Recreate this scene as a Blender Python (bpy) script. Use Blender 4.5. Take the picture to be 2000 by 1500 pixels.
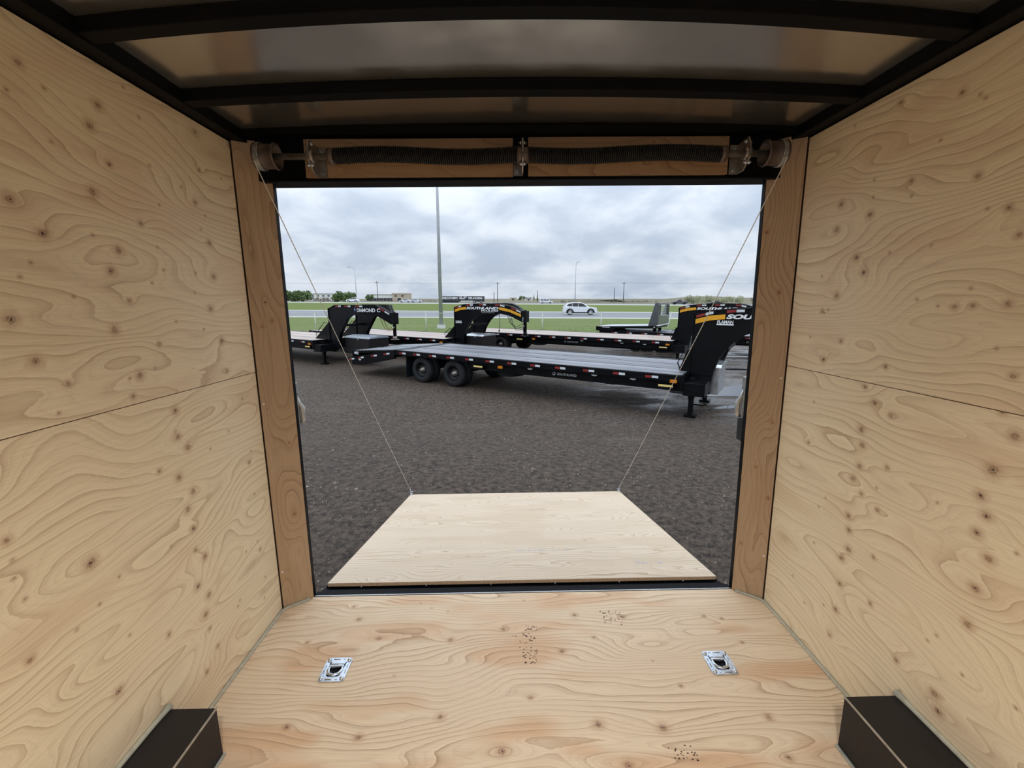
import bpy, bmesh, math, random
import numpy as np
from mathutils import Matrix, Vector
random.seed(7)
for o_ in list(bpy.data.objects): bpy.data.objects.remove(o_)
SC = bpy.context.scene
COL = SC.collection

# ------------------------------------------------------------ camera, sky, exposure
FPX, PITCH, CZ = 860.63, 0.19166, 2.15
cam_d = bpy.data.cameras.new('camera')
cam_d.sensor_width = 36.0; cam_d.lens = 36.0 * FPX / 2000.0
cam_d.clip_start = 0.02; cam_d.clip_end = 3000
cam = bpy.data.objects.new('camera', cam_d); COL.objects.link(cam)
cam.location = (0, 0, CZ); cam.rotation_euler = (math.pi / 2 - PITCH, 0, 0)
SC.camera = cam
SC.view_settings.view_transform = 'Standard'; SC.view_settings.look = 'None'
SC.view_settings.gamma = 1.0; SC.view_settings.use_curve_mapping = False
SC.view_settings.exposure = 0.16

W = bpy.data.worlds.new('overcast_sky'); SC.world = W; W.use_nodes = True
nt = W.node_tree; nt.nodes.clear()
def NN(t, typ, **kw):
    n = t.nodes.new(typ)
    for k, v in kw.items():
        if k == 'op': n.operation = v
        elif k == 'blend': n.blend_type = v
        else: setattr(n, k, v)
    return n
def MATH(t, op, a, b=None, c=None, clamp=False):
    n = t.nodes.new('ShaderNodeMath'); n.operation = op; n.use_clamp = clamp
    for i, x in enumerate((a, b, c)):
        if x is None: continue
        if isinstance(x, (int, float)): n.inputs[i].default_value = x
        else: t.links.new(x, n.inputs[i])
    return n.outputs[0]
def MIX(t, fac, a, b, blend='MIX'):
    n = t.nodes.new('ShaderNodeMix'); n.data_type = 'RGBA'; n.blend_type = blend
    for sock, x in ((n.inputs[0], fac), (n.inputs[6], a), (n.inputs[7], b)):
        if isinstance(x, (int, float)): sock.default_value = x
        elif isinstance(x, tuple): sock.default_value = (*x[:3], 1)
        else: t.links.new(x, sock)
    return n.outputs[2]
def RANGE(t, x, a, b, c=0.0, d=1.0, smooth=True):
    n = t.nodes.new('ShaderNodeMapRange'); n.interpolation_type = 'SMOOTHSTEP' if smooth else 'LINEAR'
    t.links.new(x, n.inputs[0])
    for i, v in enumerate((a, b, c, d)): n.inputs[i + 1].default_value = v
    return n.outputs[0]
def NOISE(t, vec, scale, detail=3.0, rough=0.5, dist=0.0):
    n = t.nodes.new('ShaderNodeTexNoise')
    n.inputs['Scale'].default_value = scale; n.inputs['Detail'].default_value = detail
    n.inputs['Roughness'].default_value = rough; n.inputs['Distortion'].default_value = dist
    if vec is not None: t.links.new(vec, n.inputs['Vector'])
    return n.outputs['Fac']
def VSCALE(t, vec, s):
    n = t.nodes.new('ShaderNodeVectorMath'); n.operation = 'MULTIPLY'
    t.links.new(vec, n.inputs[0]); n.inputs[1].default_value = s
    return n.outputs[0]
tc = NN(nt, 'ShaderNodeTexCoord'); sx = NN(nt, 'ShaderNodeSeparateXYZ')
nt.links.new(tc.outputs['Generated'], sx.inputs[0])
zc = MATH(nt, 'MAXIMUM', sx.outputs[2], 0.0)
den = MATH(nt, 'ADD', zc, 0.30)
cx = NN(nt, 'ShaderNodeCombineXYZ')
nt.links.new(MATH(nt, 'DIVIDE', sx.outputs[0], den), cx.inputs[0])
nt.links.new(MATH(nt, 'DIVIDE', sx.outputs[1], den), cx.inputs[1])
n1 = NOISE(nt, cx.outputs[0], 2.1, 7.0, 0.54, 0.25)
n2 = NOISE(nt, cx.outputs[0], 0.9, 4.0, 0.5, 0.2)
cl = RANGE(nt, MATH(nt, 'ADD', MATH(nt, 'MULTIPLY', n1, 0.65), MATH(nt, 'MULTIPLY', n2, 0.35)), 0.38, 0.62)
skyc = MIX(nt, cl, (0.445, 0.525, 0.64), (0.72, 0.78, 0.86))
lift = MATH(nt, 'ADD', 0.90, MATH(nt, 'MULTIPLY', MATH(nt, 'POWER', zc, 1.25), 2.2))
bg = NN(nt, 'ShaderNodeBackground'); out = NN(nt, 'ShaderNodeOutputWorld')
nt.links.new(skyc, bg.inputs[0]); nt.links.new(lift, bg.inputs[1]); nt.links.new(bg.outputs[0], out.inputs[0])

# ------------------------------------------------------------ helpers
def tag(o, label=None, cat=None, group=None, kind=None):
    if label: o['label'] = label
    if cat: o['category'] = cat
    if group: o['group'] = group
    if kind: o['kind'] = kind
    return o
class MB:
    def __init__(s): s.v = []; s.f = []; s.m = []; s.sm = []
    def add(s, vs, fs, mi=0, smooth=False):
        b = len(s.v); s.v += [tuple(p) for p in vs]
        for q in fs:
            s.f.append(tuple(b + i for i in q)); s.m.append(mi); s.sm.append(smooth)
        return s
    def box(s, x0, x1, y0, y1, z0, z1, mi=0):
        return s.hex([(x0,y0,z0),(x1,y0,z0),(x1,y1,z0),(x0,y1,z0),(x0,y0,z1),(x1,y0,z1),(x1,y1,z1),(x0,y1,z1)], mi)
    def hex(s, p, mi=0):
        return s.add(p, [(0,3,2,1),(4,5,6,7),(0,1,5,4),(1,2,6,5),(2,3,7,6),(3,0,4,7)], mi)
    def bar(s, a, b, w, h, mi=0, up=(0,0,1)):
        a = Vector(a); b = Vector(b); d = (b - a).normalized(); u = Vector(up)
        if abs(d.dot(u)) > .97: u = Vector((1,0,0))
        x = d.cross(u).normalized() * w / 2; z = x.cross(d).normalized() * h / 2
        return s.hex([a-x-z, a+x-z, b+x-z, b-x-z, a-x+z, a+x+z, b+x+z, b-x+z], mi)
    def tube(s, pts, r, n=8, mi=0, cap=True, closed=False):
        pts = [Vector(p) for p in pts]; rs = r if isinstance(r, (list, tuple)) else [r] * len(pts)
        b = len(s.v); k = len(pts)
        for i, p in enumerate(pts):
            if closed: d = pts[(i+1) % k] - pts[i-1]
            else: d = pts[min(i+1, k-1)] - pts[max(i-1, 0)]
            d.normalize(); u = Vector((0,0,1)) if abs(d.z) < .9 else Vector((1,0,0))
            x = d.cross(u).normalized(); y = d.cross(x)
            for j in range(n):
                t = 2 * math.pi * j / n
                s.v.append(tuple(p + x * math.cos(t) * rs[i] + y * math.sin(t) * rs[i]))
        for i in range(k if closed else k - 1):
            i2 = (i + 1) % k
            for j in range(n):
                s.f.append((b+i*n+j, b+i*n+(j+1)%n, b+i2*n+(j+1)%n, b+i2*n+j)); s.m.append(mi); s.sm.append(True)
        if cap and not closed:
            s.f.append(tuple(b+j for j in range(n))); s.m.append(mi); s.sm.append(False)
            s.f.append(tuple(b+(k-1)*n+j for j in reversed(range(n)))); s.m.append(mi); s.sm.append(False)
        return s
    def lathe(s, prof, c, axis='y', n=20, mi=0):      # prof: (offset along axis, radius); closed loop profile if ends meet
        b = len(s.v)
        for (t, r) in prof:
            for j in range(n):
                a = 2 * math.pi * j / n; q = (r * math.cos(a), r * math.sin(a))
                p = {'y': (q[0], t, q[1]), 'x': (t, q[0], q[1]), 'z': (q[0], q[1], t)}[axis]
                s.v.append((c[0]+p[0], c[1]+p[1], c[2]+p[2]))
        for i in range(len(prof) - 1):
            for j in range(n):
                s.f.append((b+i*n+j, b+i*n+(j+1)%n, b+(i+1)*n+(j+1)%n, b+(i+1)*n+j)); s.m.append(mi); s.sm.append(True)
        return s
    def prism(s, poly, a, b, plane='xz', mi=0):       # polygon extruded along the third axis
        def P(q, t): return {'xz': (q[0], t, q[1]), 'yz': (t, q[0], q[1]), 'xy': (q[0], q[1], t)}[plane]
        n = len(poly); vs = [P(q, a) for q in poly] + [P(q, b) for q in poly]
        fs = [tuple(range(n)), tuple(range(2*n-1, n-1, -1))] + [(i, n+i, n+(i+1)%n, (i+1)%n) for i in range(n)]
        return s.add(vs, fs, mi)
    def mesh(s, name, mats):
        me = bpy.data.meshes.new(name); me.from_pydata(s.v, [], s.f); me.update()
        for m in (mats if isinstance(mats, (list, tuple)) else [mats]): me.materials.append(m)
        me.polygons.foreach_set('material_index', s.m); me.polygons.foreach_set('use_smooth', s.sm)
        bm = bmesh.new(); bm.from_mesh(me); bmesh.ops.recalc_face_normals(bm, faces=bm.faces); bm.to_mesh(me); bm.free()
        return me
    def build(s, name, mats, parent=None, label=None, kind=None, mat=None):
        return obj(name, s.mesh(name, mats), parent, label, kind, mat)
def obj(name, me, parent=None, label=None, kind=None, mat=None):
    o = bpy.data.objects.new(name, me); COL.objects.link(o)
    if parent: o.parent = parent
    if mat is not None: o.matrix_world = mat
    return tag(o, label=label, kind=kind)
def empty(name, mat):
    o = bpy.data.objects.new(name, None); COL.objects.link(o); o.matrix_world = mat; o.empty_display_size = .1
    return o
def bevel(o, w=.006, seg=2):
    b = o.modifiers.new('edge', 'BEVEL'); b.width = w; b.segments = seg; b.limit_method = 'ANGLE'
    return o
def copy_tree(o, parent=None):
    c = o.copy(); COL.objects.link(c)
    if parent: c.parent = parent
    for ch in list(o.children): copy_tree(ch, c)
    return c
def text_mesh(txt, height, shear=0.0, bold=0.0, width=None, depth=.002):
    cu = bpy.data.curves.new('lettering', 'FONT'); cu.body = txt; cu.size = 1; cu.shear = shear; cu.offset = bold
    cu.resolution_u = 3
    t = bpy.data.objects.new('lettering', cu); COL.objects.link(t)
    dg = bpy.context.evaluated_depsgraph_get(); me = bpy.data.meshes.new_from_object(t.evaluated_get(dg))
    bpy.data.objects.remove(t)
    n = len(me.vertices); co = np.zeros(n * 3); me.vertices.foreach_get('co', co); co = co.reshape(-1, 3)
    co[:, 0] -= co[:, 0].min(); co[:, 1] -= co[:, 1].min()
    ky = height / co[:, 1].max(); kx = ky if width is None else width / co[:, 0].max()
    co[:, 0] *= kx; co[:, 1] *= ky
    return me, co
def letters(name, txt, height, mapf, mat, parent, shear=0, bold=.02, width=None, label=None):
    me, co = text_mesh(txt, height, shear, bold, width)
    for i, v in enumerate(me.vertices): v.co = mapf(co[i, 0], co[i, 1])
    me.materials.clear(); me.materials.append(mat)
    return obj(name, me, parent, label)

# ------------------------------------------------------------ materials
def pm(name, col, rough=.5, metal=0.0, var=.08, scale=6.0, bump=0.0, bscale=60.0, spec=None, coat=0.0):
    m = bpy.data.materials.new(name); m.use_nodes = True; t = m.node_tree
    b = t.nodes['Principled BSDF']; g = NN(t, 'ShaderNodeTexCoord').outputs['Object']
    k = NOISE(t, g, scale, 4.0, .55)
    f = RANGE(t, k, .3, .7, 1 - var, 1 + var, False)
    vm = NN(t, 'ShaderNodeVectorMath', op='SCALE'); vm.inputs[0].default_value = col[:3]
    t.links.new(f, vm.inputs['Scale']); t.links.new(vm.outputs[0], b.inputs['Base Color'])
    t.links.new(RANGE(t, k, .3, .7, max(0, rough - .06), min(1, rough + .06), False), b.inputs['Roughness'])
    b.inputs['Metallic'].default_value = metal
    if spec is not None: b.inputs['Specular IOR Level'].default_value = spec
    if coat: b.inputs['Coat Weight'].default_value = coat
    if bump:
        bn = NN(t, 'ShaderNodeBump'); bn.inputs['Strength'].default_value = 1; bn.inputs['Distance'].default_value = bump
        t.links.new(NOISE(t, g, bscale, 4.0, .6), bn.inputs['Height']); t.links.new(bn.outputs[0], b.inputs['Normal'])
    return m
def veneer_mat(name, light, dark, red, line=.6, rough=.6, redamt=.5):
    m = bpy.data.materials.new(name); m.use_nodes = True; t = m.node_tree; b = t.nodes['Principled BSDF']
    at = NN(t, 'ShaderNodeAttribute', attribute_name='veneer'); gu = NN(t, 'ShaderNodeAttribute', attribute_name='grain_uv')
    s = NN(t, 'ShaderNodeSeparateXYZ'); t.links.new(at.outputs['Vector'], s.inputs[0]); h, kd, patch = s.outputs
    uv = gu.outputs['Vector']
    fib = NOISE(t, VSCALE(t, uv, (7, 260, 1)), 1.0, 3.0, .6)
    wob = NOISE(t, VSCALE(t, uv, (9, 40, 1)), 1.0, 3.0, .6)
    hh = MATH(t, 'ADD', h, MATH(t, 'MULTIPLY', wob, .28))
    fr = MATH(t, 'FRACT', hh)
    l1 = MATH(t, 'POWER', fr, 5.0)
    edge = RANGE(t, fr, .985, 1.0, 1.0, .0)
    l1 = MATH(t, 'MULTIPLY', l1, edge)
    amp = RANGE(t, NOISE(t, VSCALE(t, uv, (2.2, 6, 1)), 1.0, 2.0), .3, .7, .35, 1.0)
    l1 = MATH(t, 'MULTIPLY', l1, amp)
    l2 = MATH(t, 'MULTIPLY', MATH(t, 'POWER', MATH(t, 'FRACT', MATH(t, 'MULTIPLY', hh, 2.6)), 4.0), .22)
    lf = MATH(t, 'MULTIPLY', MATH(t, 'ADD', l1, l2, clamp=True), line)
    hi = MATH(t, 'MULTIPLY', MATH(t, 'MULTIPLY', MATH(t, 'POWER', MATH(t, 'SUBTRACT', 1.0, fr), 6.0), amp), .45)
    c = MIX(t, MATH(t, 'MULTIPLY', patch, redamt), light, red)
    c = MIX(t, hi, c, tuple(min(.9, x * 1.13) for x in light))
    c = MIX(t, lf, c, dark)
    ff = RANGE(t, fib, .25, .75, .90, 1.06, False)
    vm = NN(t, 'ShaderNodeVectorMath', op='SCALE'); t.links.new(c, vm.inputs[0]); t.links.new(ff, vm.inputs['Scale'])
    c = vm.outputs[0]
    kn = NOISE(t, VSCALE(t, uv, (90, 110, 1)), 1.0, 3.0, .6)
    k2 = MATH(t, 'ADD', kd, MATH(t, 'MULTIPLY', MATH(t, 'SUBTRACT', kn, .5), .9))
    halo = RANGE(t, k2, .6, 2.1, .40, 0.0)
    c = MIX(t, halo, c, (.42, .235, .125))
    rings = MATH(t, 'ADD', .62, MATH(t, 'MULTIPLY', MATH(t, 'SINE', MATH(t, 'MULTIPLY', k2, 17.0)), .34))
    core = MATH(t, 'MULTIPLY', RANGE(t, k2, .40, .95, .85, 0.0), rings)
    c = MIX(t, core, c, (.27, .14, .075))
    c = MIX(t, RANGE(t, k2, .16, .30, .85, 0.0), c, (.04, .016, .01))
    t.links.new(c, b.inputs['Base Color'])
    t.links.new(RANGE(t, fib, .3, .7, rough - .05, rough + .08, False), b.inputs['Roughness'])
    b.inputs['Specular IOR Level'].default_value = .35
    bn = NN(t, 'ShaderNodeBump'); bn.inputs['Strength'].default_value = .5; bn.inputs['Distance'].default_value = .0012
    t.links.new(MATH(t, 'ADD', MATH(t, 'MULTIPLY', fib, .5), lf), bn.inputs['Height']); t.links.new(bn.outputs[0], b.inputs['Normal'])
    return m
def srgb(r, g, b): return tuple(((x/255+.055)/1.055)**2.4 if x > 10 else x/255/12.92 for x in (r, g, b))
M = {}
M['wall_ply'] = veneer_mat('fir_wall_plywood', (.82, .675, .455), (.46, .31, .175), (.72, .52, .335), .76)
M['floor_ply'] = veneer_mat('fir_floor_plywood', (.75, .585, .40), (.38, .235, .13), (.64, .385, .21), .9, redamt=.75)
M['ramp_ply'] = veneer_mat('fir_ramp_plywood', (.64, .515, .375), (.33, .215, .12), (.57, .43, .29), .85, redamt=.5)
M['post_ply_shaded'] = veneer_mat('backlit_fir_board', (.47, .325, .20), (.23, .13, .07), (.42, .265, .145), .8)  # same fir as the walls, colour darkened because these boards are backlit
M['header_ply_shaded'] = veneer_mat('shaded_fir_header', (.36, .225, .125), (.18, .095, .05), (.32, .18, .09), .8)  # same fir again, shade above the opening put into a darker colour
M['rim_silver'] = pm('silver_wheel_paint', (.62, .64, .66), .35, var=.05)
M['pan'] = pm('shaded_recess_steel', (.05, .052, .06), .35, .6)  # dark tone deepens the shade inside the ring recess
M['ply_edge'] = pm('plywood_edge', (.55, .38, .24), .8, var=.25, scale=90)
M['black_steel'] = pm('black_painted_steel', (.0035, .0033, .004), .55, spec=.1, var=.3, scale=9, bump=.0006, bscale=180)
M['trailer_black'] = pm('gloss_black_paint', (.004, .0042, .0052), .34, var=.25, scale=4, spec=.16)
M['satin_black'] = pm('satin_black_steel', (.014, .011, .0105), .5, spec=.3, var=.2, scale=12, bump=.0006, bscale=300)
M['roof_metal'] = None
M['zinc'] = pm('zinc_plated_steel', (.62, .66, .70), .28, 1.0, var=.15, scale=30)
M['cable'] = pm('bright_wire_rope', (.74, .70, .62), .45, .3)
M['galv'] = pm('galvanized_steel', (.50, .50, .48), .42, .9, var=.2, scale=40)
M['dull_steel'] = pm('dull_steel', (.30, .27, .24), .45, .85, var=.25, scale=30)
M['alu'] = pm('bare_aluminium', (.60, .62, .63), .35, .9, var=.1, scale=12)
M['spring'] = pm('oiled_spring_wire', (.016, .015, .015), .4, .25, spec=.3, var=.2, scale=40)
M['drum'] = pm('cast_drum_metal', (.13, .10, .09), .5, .6, var=.2, scale=30)
M['rubber'] = pm('tyre_rubber', (.020, .021, .022), .75, spec=.25, var=.25, scale=14, bump=.002, bscale=70)
M['flap'] = pm('mud_flap_rubber', (.010, .014, .018), .5, spec=.3, var=.2)
M['rim'] = pm('black_wheel_steel', (.010, .010, .011), .35, spec=.25, var=.2)
M['tape_red'] = pm('red_reflective_tape', (.26, .022, .018), .35, var=.1, scale=40)
M['tape_white'] = pm('silver_reflective_tape', (.66, .68, .69), .35, var=.1, scale=40)
M['amber'] = pm('amber_lens', (.62, .20, .012), .2, var=.1, scale=50)
M['cream'] = pm('cream_reflector', (.82, .62, .22), .35, var=.15, scale=30)
M['orange'] = pm('orange_yellow_decal', (.78, .36, .012), .4, var=.05)
M['white'] = pm('white_vinyl', (.80, .80, .79), .4, var=.04)
M['grey_letter'] = pm('faded_white_vinyl', (.42, .43, .43), .5, var=.1)
M['blue'] = pm('dark_blue_vinyl', (.03, .045, .22), .4, var=.1)
def board_mat(name, a, b_, r0, r1):
    m = bpy.data.materials.new(name); m.use_nodes = True; t = m.node_tree; b = t.nodes['Principled BSDF']
    g = NN(t, 'ShaderNodeTexCoord').outputs['Object']; oi = NN(t, 'ShaderNodeObjectInfo').outputs['Random']
    cv = NN(t, 'ShaderNodeCombineXYZ'); t.links.new(oi, cv.inputs[2]); va = NN(t, 'ShaderNodeVectorMath', op='MULTIPLY_ADD')
    t.links.new(cv.outputs[0], va.inputs[0]); va.inputs[1].default_value = (50, 50, 50); t.links.new(VSCALE(t, g, (.55, 16, 1)), va.inputs[2])
    k = NOISE(t, va.outputs[0], 1.0, 5, .65)
    c = MIX(t, RANGE(t, k, .32, .66), a, b_); vm = NN(t, 'ShaderNodeVectorMath', op='SCALE'); t.links.new(c, vm.inputs[0]); t.links.new(RANGE(t, oi, 0, 1, .78, 1.18, False), vm.inputs['Scale'])
    t.links.new(vm.outputs[0], b.inputs['Base Color']); t.links.new(RANGE(t, k, .3, .7, r0, r1, False), b.inputs['Roughness'])
    bn = NN(t, 'ShaderNodeBump'); bn.inputs['Distance'].default_value = .003; t.links.new(k, bn.inputs['Height']); t.links.new(bn.outputs[0], b.inputs['Normal'])
    return m
M['wet_board'] = board_mat('wet_grey_deck_board', (.085, .085, .092), (.25, .25, .275), .36, .5)
M['tan_board'] = board_mat('new_tan_deck_board', (.30, .23, .185), (.56, .45, .385), .35, .5)
M['cleat'] = pm('galvanized_cleat', (.62, .64, .67), .35, .6, var=.1)
M['chain'] = pm('yellow_zinc_chain', (.50, .44, .22), .4, .8)
M['car_white'] = pm('white_car_paint', (.78, .80, .82), .25, var=.02, coat=.5)
M['car_grey'] = pm('dark_grey_car_paint', (.07, .075, .08), .3, var=.05, coat=.5)
M['car_black'] = pm('black_car_paint', (.02, .02, .022), .3, var=.05, coat=.5)
M['glass_dark'] = pm('dark_car_glass', (.016, .018, .021), .08, var=.05)
M['plastic'] = pm('black_plastic', (.02, .02, .021), .6)
M['lamp_red'] = pm('red_lens', (.35, .02, .015), .2)
M['pole'] = pm('galvanized_pole', (.42, .43, .45), .55, 0.0, var=.12)
M['concrete'] = pm('pale_concrete', (.50, .49, .46), .85, var=.1, bump=.004)
M['wood_pole'] = pm('weathered_pole', (.07, .06, .052), .9, var=.2)
M['fence'] = pm('galvanized_fence', (.54, .56, .51), .5, .0, var=.1)
M['caulk'] = pm('grey_green_sealant', (.42, .39, .29), .5, var=.15, scale=40)
M['seam'] = pm('dark_joint', (.06, .03, .018), .8)
M['ink'] = pm('faded_ink', (.46, .47, .48), .8, var=.3, scale=60)
M['bld_white'] = pm('pale_cladding', (.74, .73, .69), .7, var=.05)
M['bld_tan'] = pm('tan_cladding', (.50, .42, .32), .7, var=.05)
M['bld_roof'] = pm('grey_roof', (.30, .31, .32), .7)
M['sky_grey_lid'] = pm('lid_sky_sheen', (.30, .33, .37), .4)  # grey colour stands for sky reflected in the toolbox lid
M['window'] = pm('dark_window_glass', (.05, .06, .07), .15)
M['bark'] = pm('bark', (.07, .055, .04), .9)
def leaf_mat(name, a, b_):
    m = bpy.data.materials.new(name); m.use_nodes = True; t = m.node_tree; b = t.nodes['Principled BSDF']
    g = NN(t, 'ShaderNodeTexCoord').outputs['Object']
    t.links.new(MIX(t, RANGE(t, NOISE(t, g, .9, 4), .3, .7), a, b_), b.inputs['Base Color']); b.inputs['Roughness'].default_value = .7
    return m
M['leaf'] = leaf_mat('spring_foliage', (.06, .105, .03), (.13, .19, .055))
M['leaf_pale'] = leaf_mat('pale_brush_foliage', (.20, .22, .10), (.30, .30, .17))
M['twig'] = leaf_mat('bare_brown_brush', (.10, .085, .062), (.19, .165, .12))
M['tuft'] = leaf_mat('grass_blades', (.15, .21, .045), (.25, .28, .09))
def roof_mat():
    m = bpy.data.materials.new('thin_aluminium_roof_skin'); m.use_nodes = True; t = m.node_tree; b = t.nodes['Principled BSDF']
    g = NN(t, 'ShaderNodeTexCoord').outputs['Object']
    b.inputs['Base Color'].default_value = (.60, .585, .56, 1); b.inputs['Metallic'].default_value = .92
    t.links.new(RANGE(t, NOISE(t, g, 6, 3), .3, .7, .17, .27, False), b.inputs['Roughness'])
    bn = NN(t, 'ShaderNodeBump'); bn.inputs['Strength'].default_value = .8; bn.inputs['Distance'].default_value = .004
    t.links.new(NOISE(t, VSCALE(t, g, (2.2, 5, 1)), 1.0, 1.5, .4), bn.inputs['Height']); t.links.new(bn.outputs[0], b.inputs['Normal'])
    return m
M['roof_metal'] = roof_mat()
# ------------------------------------------------------------ the enclosed trailer (its own slightly tilted frame)
MT = Matrix(((0.99984, -0.01469, -0.01064, 0.09371), (0.01485, 0.99977, 0.01536, -0.02176),
             (0.01042, -0.01551, 0.99983, 0.65888), (0, 0, 0, 1)))
def TL(x=0, y=0, z=0): return MT @ Matrix.Translation((x, y, z))
FILL_W = 25
HW, YB, HT, ZS, YF = 1.22, 2.0, 2.18, 1.206, -1.05
KLU =[(1.315,1.814,3),(1.095,1.748,3),(1.155,1.679,3),(1.369,1.665,3),(1.333,1.604,3),(1.738,1.879,2),(1.791,1.742,3),(1.790,1.615,3),(1.748,1.492,3),(1.791,1.366,3),(1.380,1.519,2),(1.312,1.433,3),(1.044,1.472,3),(1.113,1.606,1),(1.293,1.697,1),(1.558,1.833,1),(1.469,1.759,2),(1.522,1.693,1),(1.478,1.577,1),(1.206,1.528,1),(1.469,1.379,2),(1.083,1.571,1),(1.385,1.907,2),(1.785,2.005,2),(1.536,1.621,1),(1.559,1.450,1),(1.173,2.069,2),(1.378,2.060,3),(1.341,1.994,3),(1.789,2.136,2),(1.479,2.152,1),(1.134,1.994,1),(1.524,2.086,1),(1.221,1.913,1),(1.148,1.304,2),(1.374,1.290,3),(1.337,1.230,2),(1.110,1.234,1),(1.799,1.240,2),(1.080,1.371,3)]
KLL =[(1.495,1.148,3),(1.489,1.057,3),(1.529,1.005,3),(1.468,0.915,3),(1.523,0.840,3),(1.486,0.788,3),(1.499,0.708,3),(1.494,0.625,2),(1.534,0.575,3),(1.480,0.489,3),(1.526,0.421,3),(1.876,0.821,2),(1.885,0.668,1),(1.878,0.401,2),(1.891,0.252,1),(1.880,1.108,1),(1.117,0.811,4),(0.942,0.977,2),(0.939,0.884,1),(0.952,0.822,1),(1.391,0.969,2),(1.497,0.360,3),(1.507,0.292,2),(1.463,0.144,2),(1.125,0.397,3),(1.533,0.194,2),(1.324,0.417,2),(0.935,0.672,2),(1.048,0.662,1)]
KRU =[(1.773,1.862,3),(1.626,1.795,3),(1.782,1.770,3),(1.664,1.653,3),(1.622,1.597,3),(1.741,1.516,3),(1.476,1.870,2),(1.268,1.827,2),(1.274,1.474,2),(1.224,1.478,2),(1.324,1.477,1),(1.138,1.483,2),(1.177,1.727,2),(1.142,1.654,2),(1.626,1.912,1),(1.811,1.455,2),(1.692,1.343,2),(1.774,1.261,3),(1.477,1.273,2),(1.146,1.367,1),(1.095,1.300,2),(1.556,2.130,2),(1.748,2.132,1),(1.350,2.071,2)]
KRL =[(1.549,1.188,2),(1.500,1.140,3),(1.427,1.112,2),(1.542,1.031,3),(1.528,0.975,3),(1.527,0.895,3),(1.414,0.932,2),(1.549,0.838,3),(1.444,0.846,1),(1.504,0.798,2),(1.428,0.771,2),(1.548,0.689,3),(1.537,0.636,3),(1.528,0.561,3),(1.556,0.508,3),(1.417,0.597,2),(1.067,1.149,3),(1.101,1.045,4),(1.119,0.964,3),(1.095,0.916,3),(1.111,0.858,3),(1.073,0.804,3),(1.262,1.232,2),(1.104,1.205,2),(1.806,0.898,2),(1.547,0.403,3),(1.550,0.288,3),(1.564,0.162,2),(1.402,0.422,2),(1.089,0.702,3),(1.091,0.588,3),(1.144,0.307,3),(1.124,0.264,3),(1.277,0.303,2),(1.706,0.486,1)]
KF =[(0.240,1.918,3),(0.470,1.897,3),(-0.108,1.831,3),(0.305,1.768,2),(0.149,1.690,3),(-0.001,1.462,2),(0.237,1.346,4),(-0.110,1.256,4),(0.466,1.327,4),(0.528,1.627,1),(0.308,1.200,4),(-0.003,2.032,1),(-0.809,1.916,3),(-0.865,2.010,2),(-0.530,2.027,1),(-0.468,1.987,1),(-0.383,1.962,1),(-0.676,1.788,2),(0.865,1.893,2),(0.943,1.873,2),(-0.347,1.770,3),(-0.889,1.363,3),(-0.338,1.390,3),(-0.616,1.318,3),(0.864,1.361,3),(1.219,1.727,3),(0.845,1.213,3),(0.598,1.500,2),(-0.554,1.579,1),(-0.995,1.772,2),(0.960,1.719,2)]

def vn(x, y, seed):
    def hsh(i, j):
        a = np.sin(i * 127.1 + j * 311.7 + seed * 74.7) * 43758.5453
        return a - np.floor(a)
    i = np.floor(x); j = np.floor(y); fx = x - i; fy = y - j
    fx = fx * fx * fx * (fx * (fx * 6 - 15) + 10); fy = fy * fy * fy * (fy * (fy * 6 - 15) + 10)
    return (hsh(i, j) * (1-fx) + hsh(i+1, j) * fx) * (1-fy) + (hsh(i, j+1) * (1-fx) + hsh(i+1, j+1) * fx) * fy - .5
KR = {1: .0055, 2: .010, 3: .0145, 4: .019}
def veneer_fields(U, V, seed, knots, freq=7.0, warp=3.0):
    h = V * freq + warp * vn(U / .62, V / .17, seed) + warp * .42 * vn(U / .27, V / .085, seed + 3) + .22 * vn(U / .10, V / .035, seed + 5)
    kd = np.full(U.shape, 9.0); halo = np.zeros(U.shape)
    for n, (ku, kv, kk) in enumerate(knots):
        r = KR[kk]; du = U - ku; dv = V - kv
        d = np.sqrt((du / 1.15) ** 2 + dv ** 2)
        kd = np.minimum(kd, d / r)
        if kk > 1:
            sgn = 1 if (n * 7 + int(seed)) % 3 else -1
            h = h + sgn * (1.3 if kk < 4 else 2.2) * np.exp(-np.sqrt((du / (r * 5.0)) ** 2 + (dv / (r * 2.4)) ** 2 + .02) * 1.5)
    patch = np.clip((vn(U / .5, V / .12, seed + 9) + .5 * vn(U / .16, V / .06, seed + 11)) * 3.0 - .25, 0, 1)
    return h, kd, patch
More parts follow.
